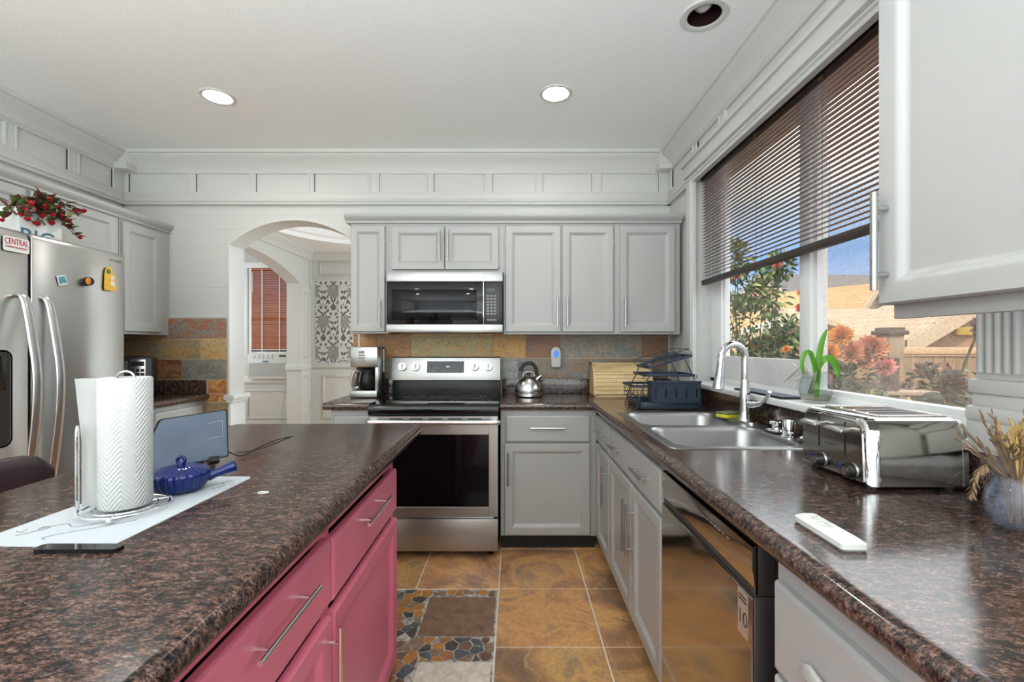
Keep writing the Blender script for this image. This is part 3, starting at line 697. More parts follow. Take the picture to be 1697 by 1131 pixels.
# ------------------------------------------------------------------ recessed lights
for i, (x, y, r) in enumerate(CANS[:3]):
    lit = i < 2
    lab = ['lit recessed ceiling light over the fridge side of the room', 'lit recessed ceiling light above the range', 'unlit recessed ceiling light with bare bulb beside the window'][i]
    t = thing('recessed_light', lab, 'ceiling light', (x, y, ZC), group=None)
    b = MB('trim_paint'); ro = .098 if not lit else .09
    b.lathe([(r, .004), (r, -.004), (r+.006, -.007), (ro-.004, -.006), (ro, -.001), (ro, .0015), (r, .004)], (x, y, ZC), 40); part('trim_ring', b, t)
    b = MB('trim_paint' if lit else 'can_dark'); b.lathe([(r, -.002), (r-.002, .13), (0, .13)], (x, y, ZC), 40); part('can', b, t)
    b = MB('bulb_on' if lit else 'bulb_off')
    if lit: b.lathe([(0, .012), (r*.72, .014), (r*.9, .024), (r*.9, .04), (0, .04)], (x, y, ZC), 32)
    else: b.lathe([(0, .022), (.022, .026), (.038, .042), (.045, .065), (.040, .085), (.024, .105), (.018, .13)], (x-.004, y+.004, ZC), 24)
    part('bulb', b, t)
    if lit:
        d = bpy.data.lights.new('recessed_light_glow', 'AREA'); d.shape = 'DISK'; d.size = .11; d.energy = 5; d.color = (1, .97, .93)
        o = bpy.data.objects.new('recessed_light_glow', d); COL.objects.link(o); o.location = (0, 0, .010); o.parent = t
for x, y, r in CANS[3:]:
    b = MB('trim_paint'); b.lathe([(r+.02, -.003), (r, -.004), (r, .1), (0, .1)], (x, y, ZC), 24); struct('ceiling_can', b)
    d = bpy.data.lights.new('ceiling_can_glow', 'AREA'); d.shape = 'DISK'; d.size = .11; d.energy = 5; d.color = (1, .97, .93)
    o = bpy.data.objects.new('ceiling_can_glow', d); COL.objects.link(o); o.location = (x, y, ZC+.01)

# ------------------------------------------------------------------ cabinets
DOORP = lambda st: [(0, .0), (0, -.013), (.004, -.019), (st-.012, -.019), (st-.004, -.016), (st+.002, -.010), (st+.012, -.006), (st+.014, -.006)]
def bar(b, p0, p1, nrm, off=.032, r=.0055):
    if V(p0).z > 1.37 and V(p1).z > 1.588 and (V(p1)-V(p0)).length > .205: r = .0075                            # bar pull between p0 and p1 (on the surface), standing off along nrm
    p0, p1, n = V(p0), V(p1), V(nrm); b.cyl(p0+n*off, p1+n*off, r, 14)
    for f in (.16, .84):
        q = p0.lerp(p1, f); b.cyl(q, q+n*off, r*.8, 10)
def cup(b, x, z, w=.085):
    t = bmesh.new(); R = []
    for j in range(7):
        a = PI*.5*j/6
        R.append([t.verts.new((x+math.cos(PI*k/12)*w/2*math.cos(a*.85), -.019-.024*math.sin(PI*k/12)*math.cos(a*.5)-.001, z+.024*math.sin(a)*math.sin(PI*k/12)+(-.004))) for k in range(13)])
    for A, B in zip(R, R[1:]):
        for k in range(12): t.faces.new((A[k], A[k+1], B[k+1], B[k]))
    bmesh.ops.solidify(t, geom=t.faces[:], thickness=.002); b.add(t); b.box(x-w/2-.006, x+w/2+.006, -.0215, -.019, z-.008, z+.026, .001)
def cabinet(name, label, cat, loc, rz, w, d, z0, z1, fronts, mat, toe=False, group=None, hollow=None, bm_extra=None):
    t = thing(name, label, cat, loc, rz, group, local=True)
    b = MB(mat)
    if hollow: 
        b.box(0, .018, 0, d, z0, z1); b.box(w-.018, w, 0, d, z0, z1); b.box(0, w, 0, .018, hollow, z1); b.box(0, w, d-.01, d, z0, z1); b.box(0, w, 0, d, z0, z0+.018)
        b.box(w/2-.03, w/2+.03, 0, .018, z0, z1); b.box(0, .05, 0, .018, z0, z1); b.box(w-.05, w, 0, .018, z0, z1)
    elif mat == 'red_paint':                                           # face frame; dark sheet behind it paints the shadow gap round each front
        b.box(0, w, .03, d, z0, z1); zs = [z0, .045, .600, .607, .794, z1]
        for q in (0, 2, 4): b.box(0, w, 0, .03, zs[q], zs[q+1])
        xs = [0, .55, 1.15, 1.205, 1.815, 1.862, 2.47, w]
        for q in (0, 2, 4, 6): b.box(xs[q], xs[q+1], 0, .03, z0, z1)
        b.use('toe_and_shadow_black').box(.01, w-.01, .0285, .031, .03, .81); b.use(mat)
    else: b.box(0, w, 0, d, z0, z1, .0015, 1)
    if bm_extra: bm_extra(b)
    part('body', b, t)
    if toe:
        k = MB('toe_and_shadow_black'); k.box(0, w, .07, d, 0, z0); part('toe_kick', k, t)
    for f in fronts:
        fx, fz, fw, fh = f['r']; mb = MB(mat); M = T(fx, 0, fz)
        dk = 1.2 if mat == 'red_paint' else 1.15
        if f['k'] == 'door': mb.rings(fw, fh, [(a, y*dk) for a, y in DOORP(f.get('st', .055))], M)
        else: mb.rings(fw, fh, [(a, y*dk) for a, y in [(0, 0), (0, -.012), (.003, -.016), (.010, -.019), (.012, -.019)]], M)
        o = part(f['k'], mb, t, smooth=30)
        if 'hd' in f:
            for kind, *a in (f['hd'] if isinstance(f['hd'], list) else [f['hd']]):
                h = MB(f.get('hm', 'nickel'))
                if kind == 'v': bar(h, (a[0], -.018, a[1]), (a[0], -.018, a[2]), (0, -1, 0))
                elif kind == 'h': bar(h, (a[0], -.018, a[2]), (a[1], -.018, a[2]), (0, -1, 0))
                else: cup(h, a[0], a[1])
                part('handle', h, o)
        if f.get('hinge'):
            for s, zz in f['hinge']:
                h = MB(mat); h.cyl((fx+(0 if s < 0 else fw), -.012, fz+zz), (fx+(0 if s < 0 else fw), -.012, fz+zz+.045), .006, 8); h.box(fx+(-.012 if s < 0 else fw), fx+(0 if s < 0 else fw+.007), -.006, 0, fz+zz-.004, fz+zz+.05, .001); part('hinge', h, o)
    return t
CP, BP = 'cabinet_paint', 'cabinet_paint_shaded'
YU = 3.02; UD = YB-YU-.002
def up(x): return x
cabinet('upper_cabinet', 'narrow grey upper cabinet between the archway and the microwave', 'cabinet', (-1.085, YU, 0), 0, .255, UD-.012, 1.340, 2.075, [dict(k='door', r=(.008, 1.352, .225, .700), st=.045, hd=('v', .205, 1.375, 1.565))], CP)
cabinet('upper_cabinet', 'short grey double-door cabinet above the microwave', 'cabinet', (-.83, YU, 0), 0, .76, UD-.012, 1.745, 2.075, [dict(k='door', r=(.022, 1.762, .348, .286), st=.05, hd=('v', .340, 1.815, 2.02), hinge=[(-1, .02), (-1, .2)]), dict(k='door', r=(.374, 1.762, .354, .286), st=.05, hd=('v', .394, 1.815, 2.02), hinge=[(1, .02), (1, .2)])], CP)
cabinet('upper_cabinet', 'tall grey double-door upper cabinet above the kettle', 'cabinet', (-.07, YU, 0), 0, .735, UD-.012, 1.335, 2.075, [dict(k='door', r=(.012, 1.350, .366, .702), st=.052, hd=('v', .352, 1.385, 1.575), hinge=[(-1, .09), (-1, .58)]), dict(k='door', r=(.388, 1.350, .338, .702), st=.052, hd=('v', .420, 1.385, 1.575), hinge=[(1, .09), (1, .58)])], CP)
cabinet('upper_cabinet', 'grey single-door upper cabinet above the dish rack, next to the window', 'cabinet', (.665, YU, 0), 0, .435, UD-.012, 1.335, 2.075, [dict(k='door', r=(.034, 1.350, .362, .702), st=.05, hd=('v', .064, 1.385, 1.575), hinge=[(1, .08), (1, .6)])], CP)
b = MB(CP); prof = [(0, 2.075), (-.012, 2.075), (-.014, 2.085), (-.022, 2.092), (-.034, 2.104), (-.040, 2.118), (-.040, 2.128), (0, 2.128)]
b.prism([(YU-.004+u, z) for u, z in prof]+[(YB-.004, 2.128), (YB-.004, 2.075)], 'x', -1.115, 1.108); b.box(-1.10, 1.104, YU-.016, YB-.006, 2.070, 2.078, .002)
solo('cabinet_cornice', b, 'grey cornice board capping the row of upper cabinets over the range', 'cornice', (0, YU, 2.075), smooth=25)
# base cabinets of the back run
YD = 2.775
cabinet('base_cabinet', 'small grey base cabinet under the coffee maker with a cup pull drawer', 'cabinet', (-1.118, YD, 0), 0, .262, YB-YD-.004, .10, .872, [dict(k='drawer', r=(.022, .66, .235, .175), hd=('c', .145, .738), hm='chrome'), dict(k='door', r=(.022, .115, .235, .53), st=.05)], BP, toe=True)
cabinet('base_cabinet', 'grey base cabinet between the range and the corner, one drawer over one door', 'cabinet', (-.082, YD, 0), 0, .585, YB-YD-.004, .10, .872, [dict(k='drawer', r=(.030, .676, .512, .163), hd=('h', .180, .385, .765)), dict(k='door', r=(.022, .112, .520, .556), st=.055, hd=('v', .045, .42, .615), hinge=[(1, .08), (1, .41)])], BP, toe=True)
# right-hand run: local x runs from the corner towards the camera
XF = .515
def ry(y): return 2.772-y
cabinet('base_cabinet', 'narrow grey base cabinet in the corner before the sink', 'cabinet', (XF, 2.772, 0), -PI/2, .398, XR-XF-.004, .10, .872, [dict(k='drawer', r=(.022, .690, .366, .150), hd=('h', .13, .28, .765)), dict(k='door', r=(.022, .112, .366, .562), st=.05, hd=('v', .345, .40, .61))], BP, toe=True)
cabinet('sink_base_cabinet', 'wide grey sink cabinet with a false drawer front over two doors', 'cabinet', (XF, 2.372, 0), -PI/2, .842, XR-XF-.004, .10, .872, [dict(k='drawer', r=(.006, .690, .824, .150), hd=[('h', .08, .24, .765), ('h', .53, .70, .765)]), dict(k='door', r=(.006, .112, .438, .562), st=.055, hd=('v', .415, .38, .60)), dict(k='door', r=(.450, .112, .382, .562), st=.055, hd=('v', .477, .38, .60))], BP, toe=True, hollow=.85)
cabinet('drawer_cabinet', 'grey drawer cabinet beside the dishwasher with pale cup pulls', 'cabinet', (XF, .888, 0), -PI/2, .62, XR-XF-.004, .10, .872, [dict(k='drawer', r=(.018, .648, .585, .168), hd=('c', .155, .728), hm='white_plastic'), dict(k='drawer', r=(.018, .40, .585, .236), hd=('c', .155, .52), hm='white_plastic'), dict(k='drawer', r=(.018, .115, .585, .27), hd=('c', .155, .26), hm='white_plastic')], BP, toe=True)
# wall cabinet hanging close to the camera on the window wall
t = cabinet('upper_cabinet', 'large grey wall cabinet hanging over the counter beside the window', 'cabinet', (.822, 1.0, 0), -PI/2, .62, XR-.822-.004, 1.352, 2.42, [dict(k='door', r=(-.002, 1.352, .42, 1.05), st=.054, hd=('v', .024, 1.382, 1.592)), dict(k='door', r=(.425, 1.352, .19, 1.05), st=.05)], CP, bm_extra=lambda b: b.box(.0, .62, .012, .032, 1.322, 1.36, .002))
# left wall: tall run above the fridge and one door past it
def ly(y): return y
cabinet('upper_cabinet', 'grey cabinet high above the steel fridge', 'cabinet', (-2.50, 1.55, 0), PI/2, 1.325, .326, 1.80, 2.075, [dict(k='door', r=(.30, 1.815, .46, .245), st=.05), dict(k='door', r=(.79, 1.815, .50, .245), st=.05)], CP)
cabinet('upper_cabinet', 'grey upper cabinet in the corner past the fridge above the small microwave', 'cabinet', (-2.50, 2.88, 0), PI/2, .415, .326, 1.335, 2.075, [dict(k='door', r=(.012, 1.352, .31, .70), st=.055)], CP)
b = MB(CP); b.prism([(-2.50-.004-u, z) for u, z in prof]+[(XL+.004, 2.128), (XL+.004, 2.075)], 'y', 1.53, 3.296); b.box(XL+.006, -2.486, 1.54, 3.296, 2.070, 2.078, .002)
solo('cabinet_cornice', b, 'grey cornice board capping the cabinets above the fridge', 'cornice', (-2.5, 2.4, 2.075), smooth=25)
cabinet('base_cabinet', 'pale grey base cabinet under the short counter past the fridge', 'cabinet', (-2.245, 2.52, 0), PI/2, .765, .58, .10, .872, [dict(k='drawer', r=(.30, .70, .44, .14)), dict(k='door', r=(.30, .112, .44, .575), st=.05)], CP, toe=True)

# ------------------------------------------------------------------ worktops
def nose(d=0.0): return [(0, .875), (.012, .873), (.005, .877), (0, .884), (-.004, .893), (-.003, .902), (.002, .909), (.010, .914), (.02, .915)]
NP = [(.03, .873), (.006, .873), (.0, .878), (-.005, .887), (-.006, .896), (-.003, .905), (.004, .912), (.014, .915), (.03, .915)]
def slab(b, x0, x1, y0, y1, z0=.873, z1=.915): b.box(x0, x1, y0, y1, z0, z1)
SX0, SX1, SY0, SY1 = .545, 1.065, 1.545, 2.335                         # sink cut-out
w = thing('worktop', 'dark granite-pattern worktop running from the range round under the window', 'worktop', (.8, 1.5, .873))
b = MB('granite'); CX0 = .472
b.prism([(CX0+u, z) for u, z in NP], 'y', -.9, 2.74)
slab(b, CX0+.03, SX0, -.9, 3.298); slab(b, SX1, XR-.002, -.9, 3.298); slab(b, SX0, SX1, -.9, SY0); slab(b, SX0, SX1, SY1, 3.298)
b.prism([(2.735+u, z) for u, z in NP], 'x', -.086, CX0+.03); slab(b, -.086, CX0+.03, 2.764, 3.298)
part('top', b, w, smooth=30)
b = MB('granite'); b.box(XR-.02, XR-.002, .40, 3.266, .9155, 1.011, .003); solo('upstand', b, 'dark granite-pattern upstand strip under the window sill', 'upstand', (XR-.01, 1.8, .9155))
b = MB('granite'); b.box(-.086, XR-.002, YB-.032, YB-.012, .9155, 1.02, .003); solo('upstand', b, 'dark granite-pattern upstand strip behind the kettle and bread box', 'upstand', (.5, YB-.02, .9155))
w = thing('worktop', 'short dark granite-pattern worktop end under the coffee maker', 'worktop', (-1.0, 3.0, .873))
b = MB('granite'); b.prism([(2.735+u, z) for u, z in NP], 'x', -1.15, -.858); b.box(-1.15, -.858, 2.764, 3.298, .873, .915); part('top', b, w)
b = MB('granite'); b.box(-1.15, -.858, YB-.032, YB-.012, .9155, 1.02, .003); solo('upstand', b, 'short dark granite-pattern upstand behind the coffee maker', 'upstand', (-1., YB-.02, .9155))
w = thing('worktop', 'small dark granite-pattern worktop in the corner past the fridge', 'worktop', (-2.5, 2.9, .873))
b = MB('granite'); b.prism([(-2.205-u, z) for u, z in NP], 'y', 2.50, 3.286); b.box(XL+.002, -2.235, 2.50, 3.286, .873, .915); part('top', b, w)
b = MB('granite'); b.box(XL+.002, -2.222, YB-.032, YB-.012, .9155, 1.012, .003); solo('upstand', b, 'dark granite-pattern upstand against the slate tiles past the fridge', 'upstand', (-2.5, YB-.02, .9155))

# ------------------------------------------------------------------ island
IR = .012; IO = (-.402, 1.2)
isl = thing('island_worktop', 'large dark granite-pattern island worktop with paper towels on it', 'worktop', (IO[0], IO[1], .873), IR, local=True)
b = MB('granite_low_gloss')
outer = lambda e: rrect(-.83-e, e, -1.9-e, .835+e, .035+e, 6)
t = bmesh.new(); R = []
for e, z in [(-.018, 0), (-.004, 0), (.002, .004), (.006, .012), (.0065, .022), (.003, .032), (-.004, .039), (-.014, .042)]: R.append([t.verts.new((x, y, z)) for x, y in outer(e)])
for A, B in zip(R, R[1:]):
    k = len(A)
    for i in range(k): t.faces.new((A[i], A[(i+1) % k], B[(i+1) % k], B[i]))
t.faces.new(R[0]); t.faces.new(R[-1]); bmesh.ops.recalc_face_normals(t, faces=t.faces[:]); b.add(t)
part('top', b, isl, smooth=40)
ISL = cabinet('island_cabinet', 'raspberry red island cabinet with bar handles under the granite-pattern top', 'cabinet', (IO[0]-.050, IO[1]-1.9, 0), PI/2+IR, 2.505, .55, .004, .872, [
    dict(k='drawer', r=(1.845, .620, .640, .161), hd=('h', 2.04, 2.29, .734), hm='chrome'),
    dict(k='door', r=(1.845, .035, .640, .555), st=.06),
    dict(k='drawer', r=(1.19, .626, .638, .161), hd=('h', 1.45, 1.69, .738), hm='chrome'),
    dict(k='door', r=(1.19, .035, .638, .560), st=.06, hd=('v', 1.808, .34, .577), hm='chrome'),
    dict(k='drawer', r=(.53, .626, .638, .161), hd=('h', .74, 1.0, .738), hm='chrome'),
    dict(k='door', r=(.53, .035, .638, .560), st=.06)], 'red_paint', toe=False)

# ------------------------------------------------------------------ range
RX0, RX1 = -.853, -.091; RYF = 2.685
r = thing('range', 'freestanding stainless steel electric range with black glass cooktop', 'cooker', (-.472, 2.95, 0))
b = MB('black_enamel'); b.box(RX0+.004, RX1-.004, RYF+.035, 3.255, .035, .872, .003)
for x in (RX0+.05, RX1-.05):
    for y in (RYF+.08, 3.2): b.cyl((x, y, 0), (x, y, .04), .018, 10)
part('body', b, r)
b = MB('steel_h'); b.box(RX0+.004, RX1-.004, RYF, RYF+.035, .045, .236, .004); b.box(RX0+.03, RX1-.03, RYF+.02, RYF+.035, .236, .25); part('drawer', b, r)
b = MB('steel_h'); dz0, dz1 = .252, .846
b.prism([(RX0+.004, dz0), (RX1-.004, dz0), (RX1-.004, dz1), (RX0+.004, dz1)], 'y', RYF+.004, RYF+.034)
for q in ((RX0+.004, RX0+.058, dz0, dz1), (RX1-.058, RX1-.004, dz0, dz1), (RX0+.058, RX1-.058, dz0, dz0+.058), (RX0+.058, RX1-.058, dz1-.11, dz1)): b.box(q[0], q[1], RYF-.006, RYF+.006, q[2], q[3], .0015, 1)
door = part('door', b, r)
b = MB('oven_glass'); b.box(RX0+.056, RX1-.056, RYF-.003, RYF+.005, dz0+.056, dz1-.108, .001, 1); part('window', b, door, 'black glass')
b = MB('handle_steel'); hz = .815
b.tube(spline([(RX0+.018, RYF-.02, hz-.004), (RX0+.03, RYF-.045, hz), (-.472, RYF-.058, hz+.002), (RX1-.03, RYF-.045, hz), (RX1-.018, RYF-.02, hz-.004)], 8), .0148, 14)
for x in (RX0+.03, RX1-.03): b.box(x-.016, x+.016, RYF-.045, RYF-.004, hz-.012, hz+.010, .004)
part('handle', b, door)
b = MB('black_plastic')
for k in range(5): b.box(RX0+.12+.115*k, RX0+.20+.115*k, RYF-.0075, RYF-.005, .826, .832)
part('vent', b, door)
b = MB('black_gloss'); b.prism([(RYF-.022, .850), (RYF-.030, .862), (RYF-.030, .898), (RYF-.020, .913), (RYF, .918), (3.175, .918), (3.175, .850)], 'x', RX0, RX1)
top = part('cooktop', b, r)
for cx, cy, rr in ((-.66, 2.80, .085), (-.27, 2.83, .12), (-.66, 3.05, .07), (-.27, 3.07, .075), (-.47, 3.08, .05)):
    b = MB('grey_mark')
    for q in ((rr,), (rr*.66,)): b.lathe([(q[0], .9182), (q[0]+.0022, .9182)], (cx, cy, 0), 48)
    part('burner_ring', b, top)
b = MB('black_enamel'); b.box(RX0+.006, RX1-.006, 3.165, 3.262, .87, 1.02, .003); part('back_riser', b, r)
b = MB('steel_h'); b.prism([(3.135, 1.022), (3.262, 1.022), (3.262, 1.182), (3.175, 1.182), (3.168, 1.176)], 'x', RX0+.004, RX1-.004, bev=.002); cp = part('control_panel', b, r)
def pan(u, v): return (3.135+(3.168-3.135)*(v-1.022)/(1.176-1.022))
for x in (-.772, -.680, -.273, -.178):
    z = 1.112; y = pan(x, z); b = MB('knob_white'); n = V((0, -1, .21)).normalized()
    b.cyl(V((x, y, z)), V((x, y, z))+n*.022, .030, 24, .026); b.tube([V((x, y, z))+n*.022+V((0, 0, .02)), V((x, y, z))+n*.022-V((0, 0, .02))], .007, 8); part('knob', b, cp)
b = MB('black_gloss'); th = math.atan2(.033, .154); Mp = Matrix.Translation((-.475, pan(0, 1.112)-.002, 1.112)) @ Matrix.Rotation(-th, 4, 'X')
b.box(-.128, .128, -.002, .004, -.04, .04, .001, 1, Mp); disp = part('display', b, cp)
b = MB(['grey_mark', 'display_blue'])
for i in range(4):
    for j in range(4):
        if (i, j) != (3, 3): b.use('grey_mark').box(-.118+.022*i, -.104+.022*i, -.0035, -.002, .022-.017*j, .026-.017*j, M=Mp)
for i in range(3):
    for j in range(4): b.box(.046+.018*i, .051+.018*i, -.0035, -.002, .022-.016*j, .026-.016*j, M=Mp)
for i in range(3): b.box(-.02+.02*i, -.008+.02*i, -.0035, -.002, -.028, -.024, M=Mp)
b.use('display_blue').box(.004, .009, -.0035, -.002, -.002, .006, M=Mp); b.box(.012, .017, -.0035, -.002, -.002, .006, M=Mp); b.box(.02, .028, -.0035, -.002, -.002, .006, M=Mp)
part('lettering', b, disp)

# ------------------------------------------------------------------ over-the-range microwave
MX0, MX1, MY, MZ0, MZ1 = -.828, -.073, 2.945, 1.345, 1.743
r = thing('range_hood_microwave', 'stainless steel microwave with black door fixed over the range', 'microwave', (-.45, 3.1, MZ0))
b = MB('black_enamel'); b.box(MX0+.002, MX1-.002, MY+.03, YB-.014, MZ0, MZ1, .003); part('body', b, r)
b = MB('steel_h'); b.box(MX0, MX1, MY, MY+.03, MZ1-.068, MZ1, .004); b.box(MX0, MX1, MY, MY+.03, MZ0, MZ0+.054, .004); part('front_band', b, r)
b = MB('black_gloss'); b.box(MX0+.002, MX0+.628, MY+.001, MY+.03, MZ0+.056, MZ1-.070, .003); d = part('door', b, r)
b = MB('oven_glass'); b.box(MX0+.035, MX0+.585, MY-.001, MY+.004, MZ0+.082, MZ1-.118, .001); part('window', b, d, 'dark mesh glass')
b = MB('chrome'); b.box(MX0+.628, MX0+.631, MY-.001, MY+.02, MZ0, MZ1, .0005); part('door_edge', b, d)
b = MB('black_plastic'); b.box(MX0+.633, MX1-.002, MY+.001, MY+.03, MZ0+.056, MZ1-.070, .003); cp = part('control_panel', b, r)
b = MB(['grey_mark', 'display_dim']); kx = MX0+.652
b.use('display_dim').box(kx, kx+.052, MY-.0005, MY+.002, MZ1-.132, MZ1-.112)
b.use('grey_mark')
for j in range(7):
    for i in range(3): b.box(kx+.022*i, kx+.014+.022*i, MY-.0005, MY+.002, MZ1-.165-.0195*j, MZ1-.155-.0195*j)
b.box(kx, kx+.062, MY-.0005, MY+.002, MZ0+.078, MZ0+.086); part('keypad', b, cp)

# ------------------------------------------------------------------ fridge
FX = -2.08; FY0, FYS, FY1 = 1.525, 1.958, 2.432; FZ = 1.75
r = thing('refrigerator', 'side-by-side stainless steel fridge with curved bar handles', 'fridge', (-2.4, 2.0, 0))
b = MB('steel_dark'); b.box(-2.80, FX-.075, FY0+.005, FY1-.005, .02, FZ-.012, .004); b.box(-2.78, FX-.09, FY0+.02, FY1-.02, 0, .03); b.box(-2.2, FX-.04, FYS-.01, FYS+.01, .1, FZ-.02); part('body', b, r)
def fdoor(name, y0, y1):
    b = MB('steel_fridge'); pr = [(FX-.070, y0), (FX-.006, y0), (FX-.001, y0+.006), (FX+.004, (y0+y1)/2), (FX-.001, y1-.006), (FX-.006, y1), (FX-.070, y1)]
    t = bmesh.new(); R = []
    for z, e in [(.10, 0), (FZ-.03, 0), (FZ-.012, .006), (FZ-.003, .018), (FZ, .035)]: R.append([t.verts.new((max(x-e*(1 if x > FX-.05 else 0), FX-.07), y, z)) for x, y in pr])
    for A, B in zip(R, R[1:]):
        for k in range(len(A)): t.faces.new((A[k], A[(k+1) % len(A)], B[(k+1) % len(A)], B[k]))
    t.faces.new(R[0]); t.faces.new(R[-1]); bmesh.ops.recalc_face_normals(t, faces=t.faces[:]); b.add(t); return part(name, b, r, smooth=50)
dz = fdoor('freezer_door', FY0, FYS-.006); df = fdoor('fridge_door', FYS+.006, FY1)
for dd, y in ((dz, FYS-.048), (df, FYS+.05)):
    b = MB('steel_fridge'); P = spline([(FX+.002, y, 1.475), (FX+.032, y, 1.44), (FX+.072, y, 1.20), (FX+.078, y, 1.06), (FX+.066, y, .88), (FX+.030, y, .62), (FX+.002, y, .575)], 8)
    t = bmesh.new(); R = []
    for i, p in enumerate(P):
        d = (P[min(i+1, len(P)-1)]-P[max(i-1, 0)]).normalized(); nn = V((0, 1, 0)); mm = nn.cross(d).normalized()
        R.append([t.verts.new(p+nn*.020*math.cos(a)+mm*.010*math.sin(a)) for a in [2*PI*k/16 for k in range(16)]])
    for A, B in zip(R, R[1:]):
        for k in range(16): t.faces.new((A[k], A[(k+1) % 16], B[(k+1) % 16], B[k]))
    t.faces.new(R[0]); t.faces.new(R[-1]); bmesh.ops.recalc_face_normals(t, faces=t.faces[:]); b.add(t); part('handle', b, dd, smooth=60)
b = MB('steel_dark'); pl = rrect(1.62, 1.872, .855, 1.238, .03, 6); b.prism(pl, 'x', FX-.004, FX+.008); disp = part('dispenser', b, dz)
b = MB('nickel'); pi2 = rrect(1.613, 1.879, .848, 1.245, .035, 6); t = bmesh.new()
A = [t.verts.new((FX+.009, y, z)) for y, z in pi2]; B = [t.verts.new((FX+.009, y, z)) for y, z in pl]
for k in range(len(A)): t.faces.new((A[k], A[(k+1) % len(A)], B[(k+1) % len(A)], B[k]))
bmesh.ops.solidify(t, geom=t.faces[:], thickness=.004); b.add(t); part('surround', b, disp)
b = MB('black_gloss'); b.box(FX+.006, FX+.011, 1.64, 1.855, 1.08, 1.222, .002); part('panel', b, disp)
b = MB('grey_mark')
for k, wd_ in enumerate((.012, .010, .013, .008, .012, .012, .011)): b.box(FX-.0015, FX+.0012, 2.335+.0115*k, 2.343+.0115*k, 1.700, 1.709)
part('badge', b, df)

def fx_plane(px): return None
# magnets and stickers on the fridge doors
MP = lambda y, z, rot=0: Matrix.Translation((FX+.0055, y, z)) @ Matrix.Rotation(PI/2, 4, 'Z') @ Matrix.Rotation(PI/2, 4, 'X') @ Matrix.Rotation(rot, 4, 'Z')
m = thing('sticker', 'white sticker with red block capitals on the freezer door', 'sticker', (FX+.004, 1.89, 1.70))
b = MB('label_white'); b.prism(rrect(-.050, .050, -.034, .026, .008), 'z', -.001, .0005, MP(1.897, 1.686)); part('backing', b, m)
b = MB('label_red'); b.text('CENTRAL', .036, MP(1.897, 1.692) @ Matrix.Translation((0, .0, .0008)) @ Matrix.Diagonal((.58, 1, 1, 1))); b.text('WASHINGTON UNIVERSITY', .009, MP(1.897, 1.692) @ Matrix.Translation((0, -.022, .0008)) @ Matrix.Diagonal((.75, 1, 1, 1))); part('lettering', b, m)
m = thing('photo_magnet', 'small tilted photo magnet with a blue sea view on the fridge door', 'magnet', (FX+.004, 2.085, 1.565))
b = MB('label_white'); b.box(-.021, .021, -.022, .022, 0, .003, .0005, 1, MP(2.087, 1.562, .28)); part('border', b, m)
b = MB('photo_sea'); b.box(-.017, .017, -.014, .017, .003, .0035, M=MP(2.087, 1.562, .28)); part('picture', b, m)
m = thing('sushi_magnet', 'round orange and black sushi-shaped magnet on the fridge door', 'magnet', (FX+.004, 2.205, 1.572))
b = MB('black_plastic'); b.cyl((FX+.001, 2.212, 1.573), (FX+.024, 2.20, 1.573), .021, 20); part('wrap', b, m)
b = MB('orange_foam'); b.lathe([(0, .004), (.012, .003), (.018, 0)], (0, 0, 0), 20, Matrix.Translation((FX+.024, 2.2, 1.573)) @ Matrix.Rotation(PI/2, 4, 'Y')); part('filling', b, m)
m = thing('label_magnet', 'yellow bottle-shaped magnet with white patches on the fridge door', 'magnet', (FX+.004, 2.335, 1.61))
b = MB('label_yellow'); Y = lambda pts: [(u, v) for u, v in pts]
b.prism([(-.030, -.055), (.028, -.055), (.034, -.045), (.034, .012), (.024, .03), (.010, .036), (.012, .05), (.002, .066), (-.014, .066), (-.026, .052), (-.032, .02), (-.034, -.045)], 'z', 0, .003, MP(2.335, 1.598)); part('body', b, m)
b = MB(['label_white', 'olive_leaf']); b.box(.002, .024, -.028, -.004, .003, .0036, M=MP(2.335, 1.598)); b.prism(arc(.012, .012, .011, 0, 340, 14), 'z', .003, .0036, MP(2.335, 1.598)); b.use('olive_leaf').prism(arc(-.011, .042, .013, 0, 340, 14), 'z', .003, .0036, MP(2.335, 1.598)); part('print', b, m)

# ------------------------------------------------------------------ red flowers on the fridge
m = thing('flower_pot', 'white lettered pot of red artificial flowers on top of the fridge', 'plant', (-2.27, 2.15, FZ))
b = MB('label_white'); b.box(-2.33, -2.21, 2.03, 2.225, FZ-.011, FZ+.135, .004); pot = part('pot', b, m)
b = MB('label_blue'); b.text('BIG', .105, Matrix.Translation((-2.2094, 2.112, FZ+.004)) @ Matrix.Rotation(PI/2, 4, 'Z') @ Matrix.Rotation(PI/2, 4, 'X')); part('lettering', b, pot)
rs = random.Random(11); st = MB('stem_brown'); lv = MB(['brown_leaf', 'olive_leaf', 'green_leaf']); heads = []
ends = [(2.16, 1.947), (2.043, 1.891), (2.025, 1.859), (2.074, 1.859), (1.968, 1.797), (2.314, 1.937), (2.143, 1.87), (2.203, 1.925), (2.269, 1.849), (2.294, 1.798), (2.23, 1.83), (2.094, 1.812), (2.171, 1.835), (2.016, 1.834), (2.011, 1.812), (2.254, 1.869), (2.239, 1.918), (2.121, 1.898), (2.087, 1.866), (2.105, 1.851), (2.191, 1.881), (2.215, 1.87), (2.053, 1.826)]
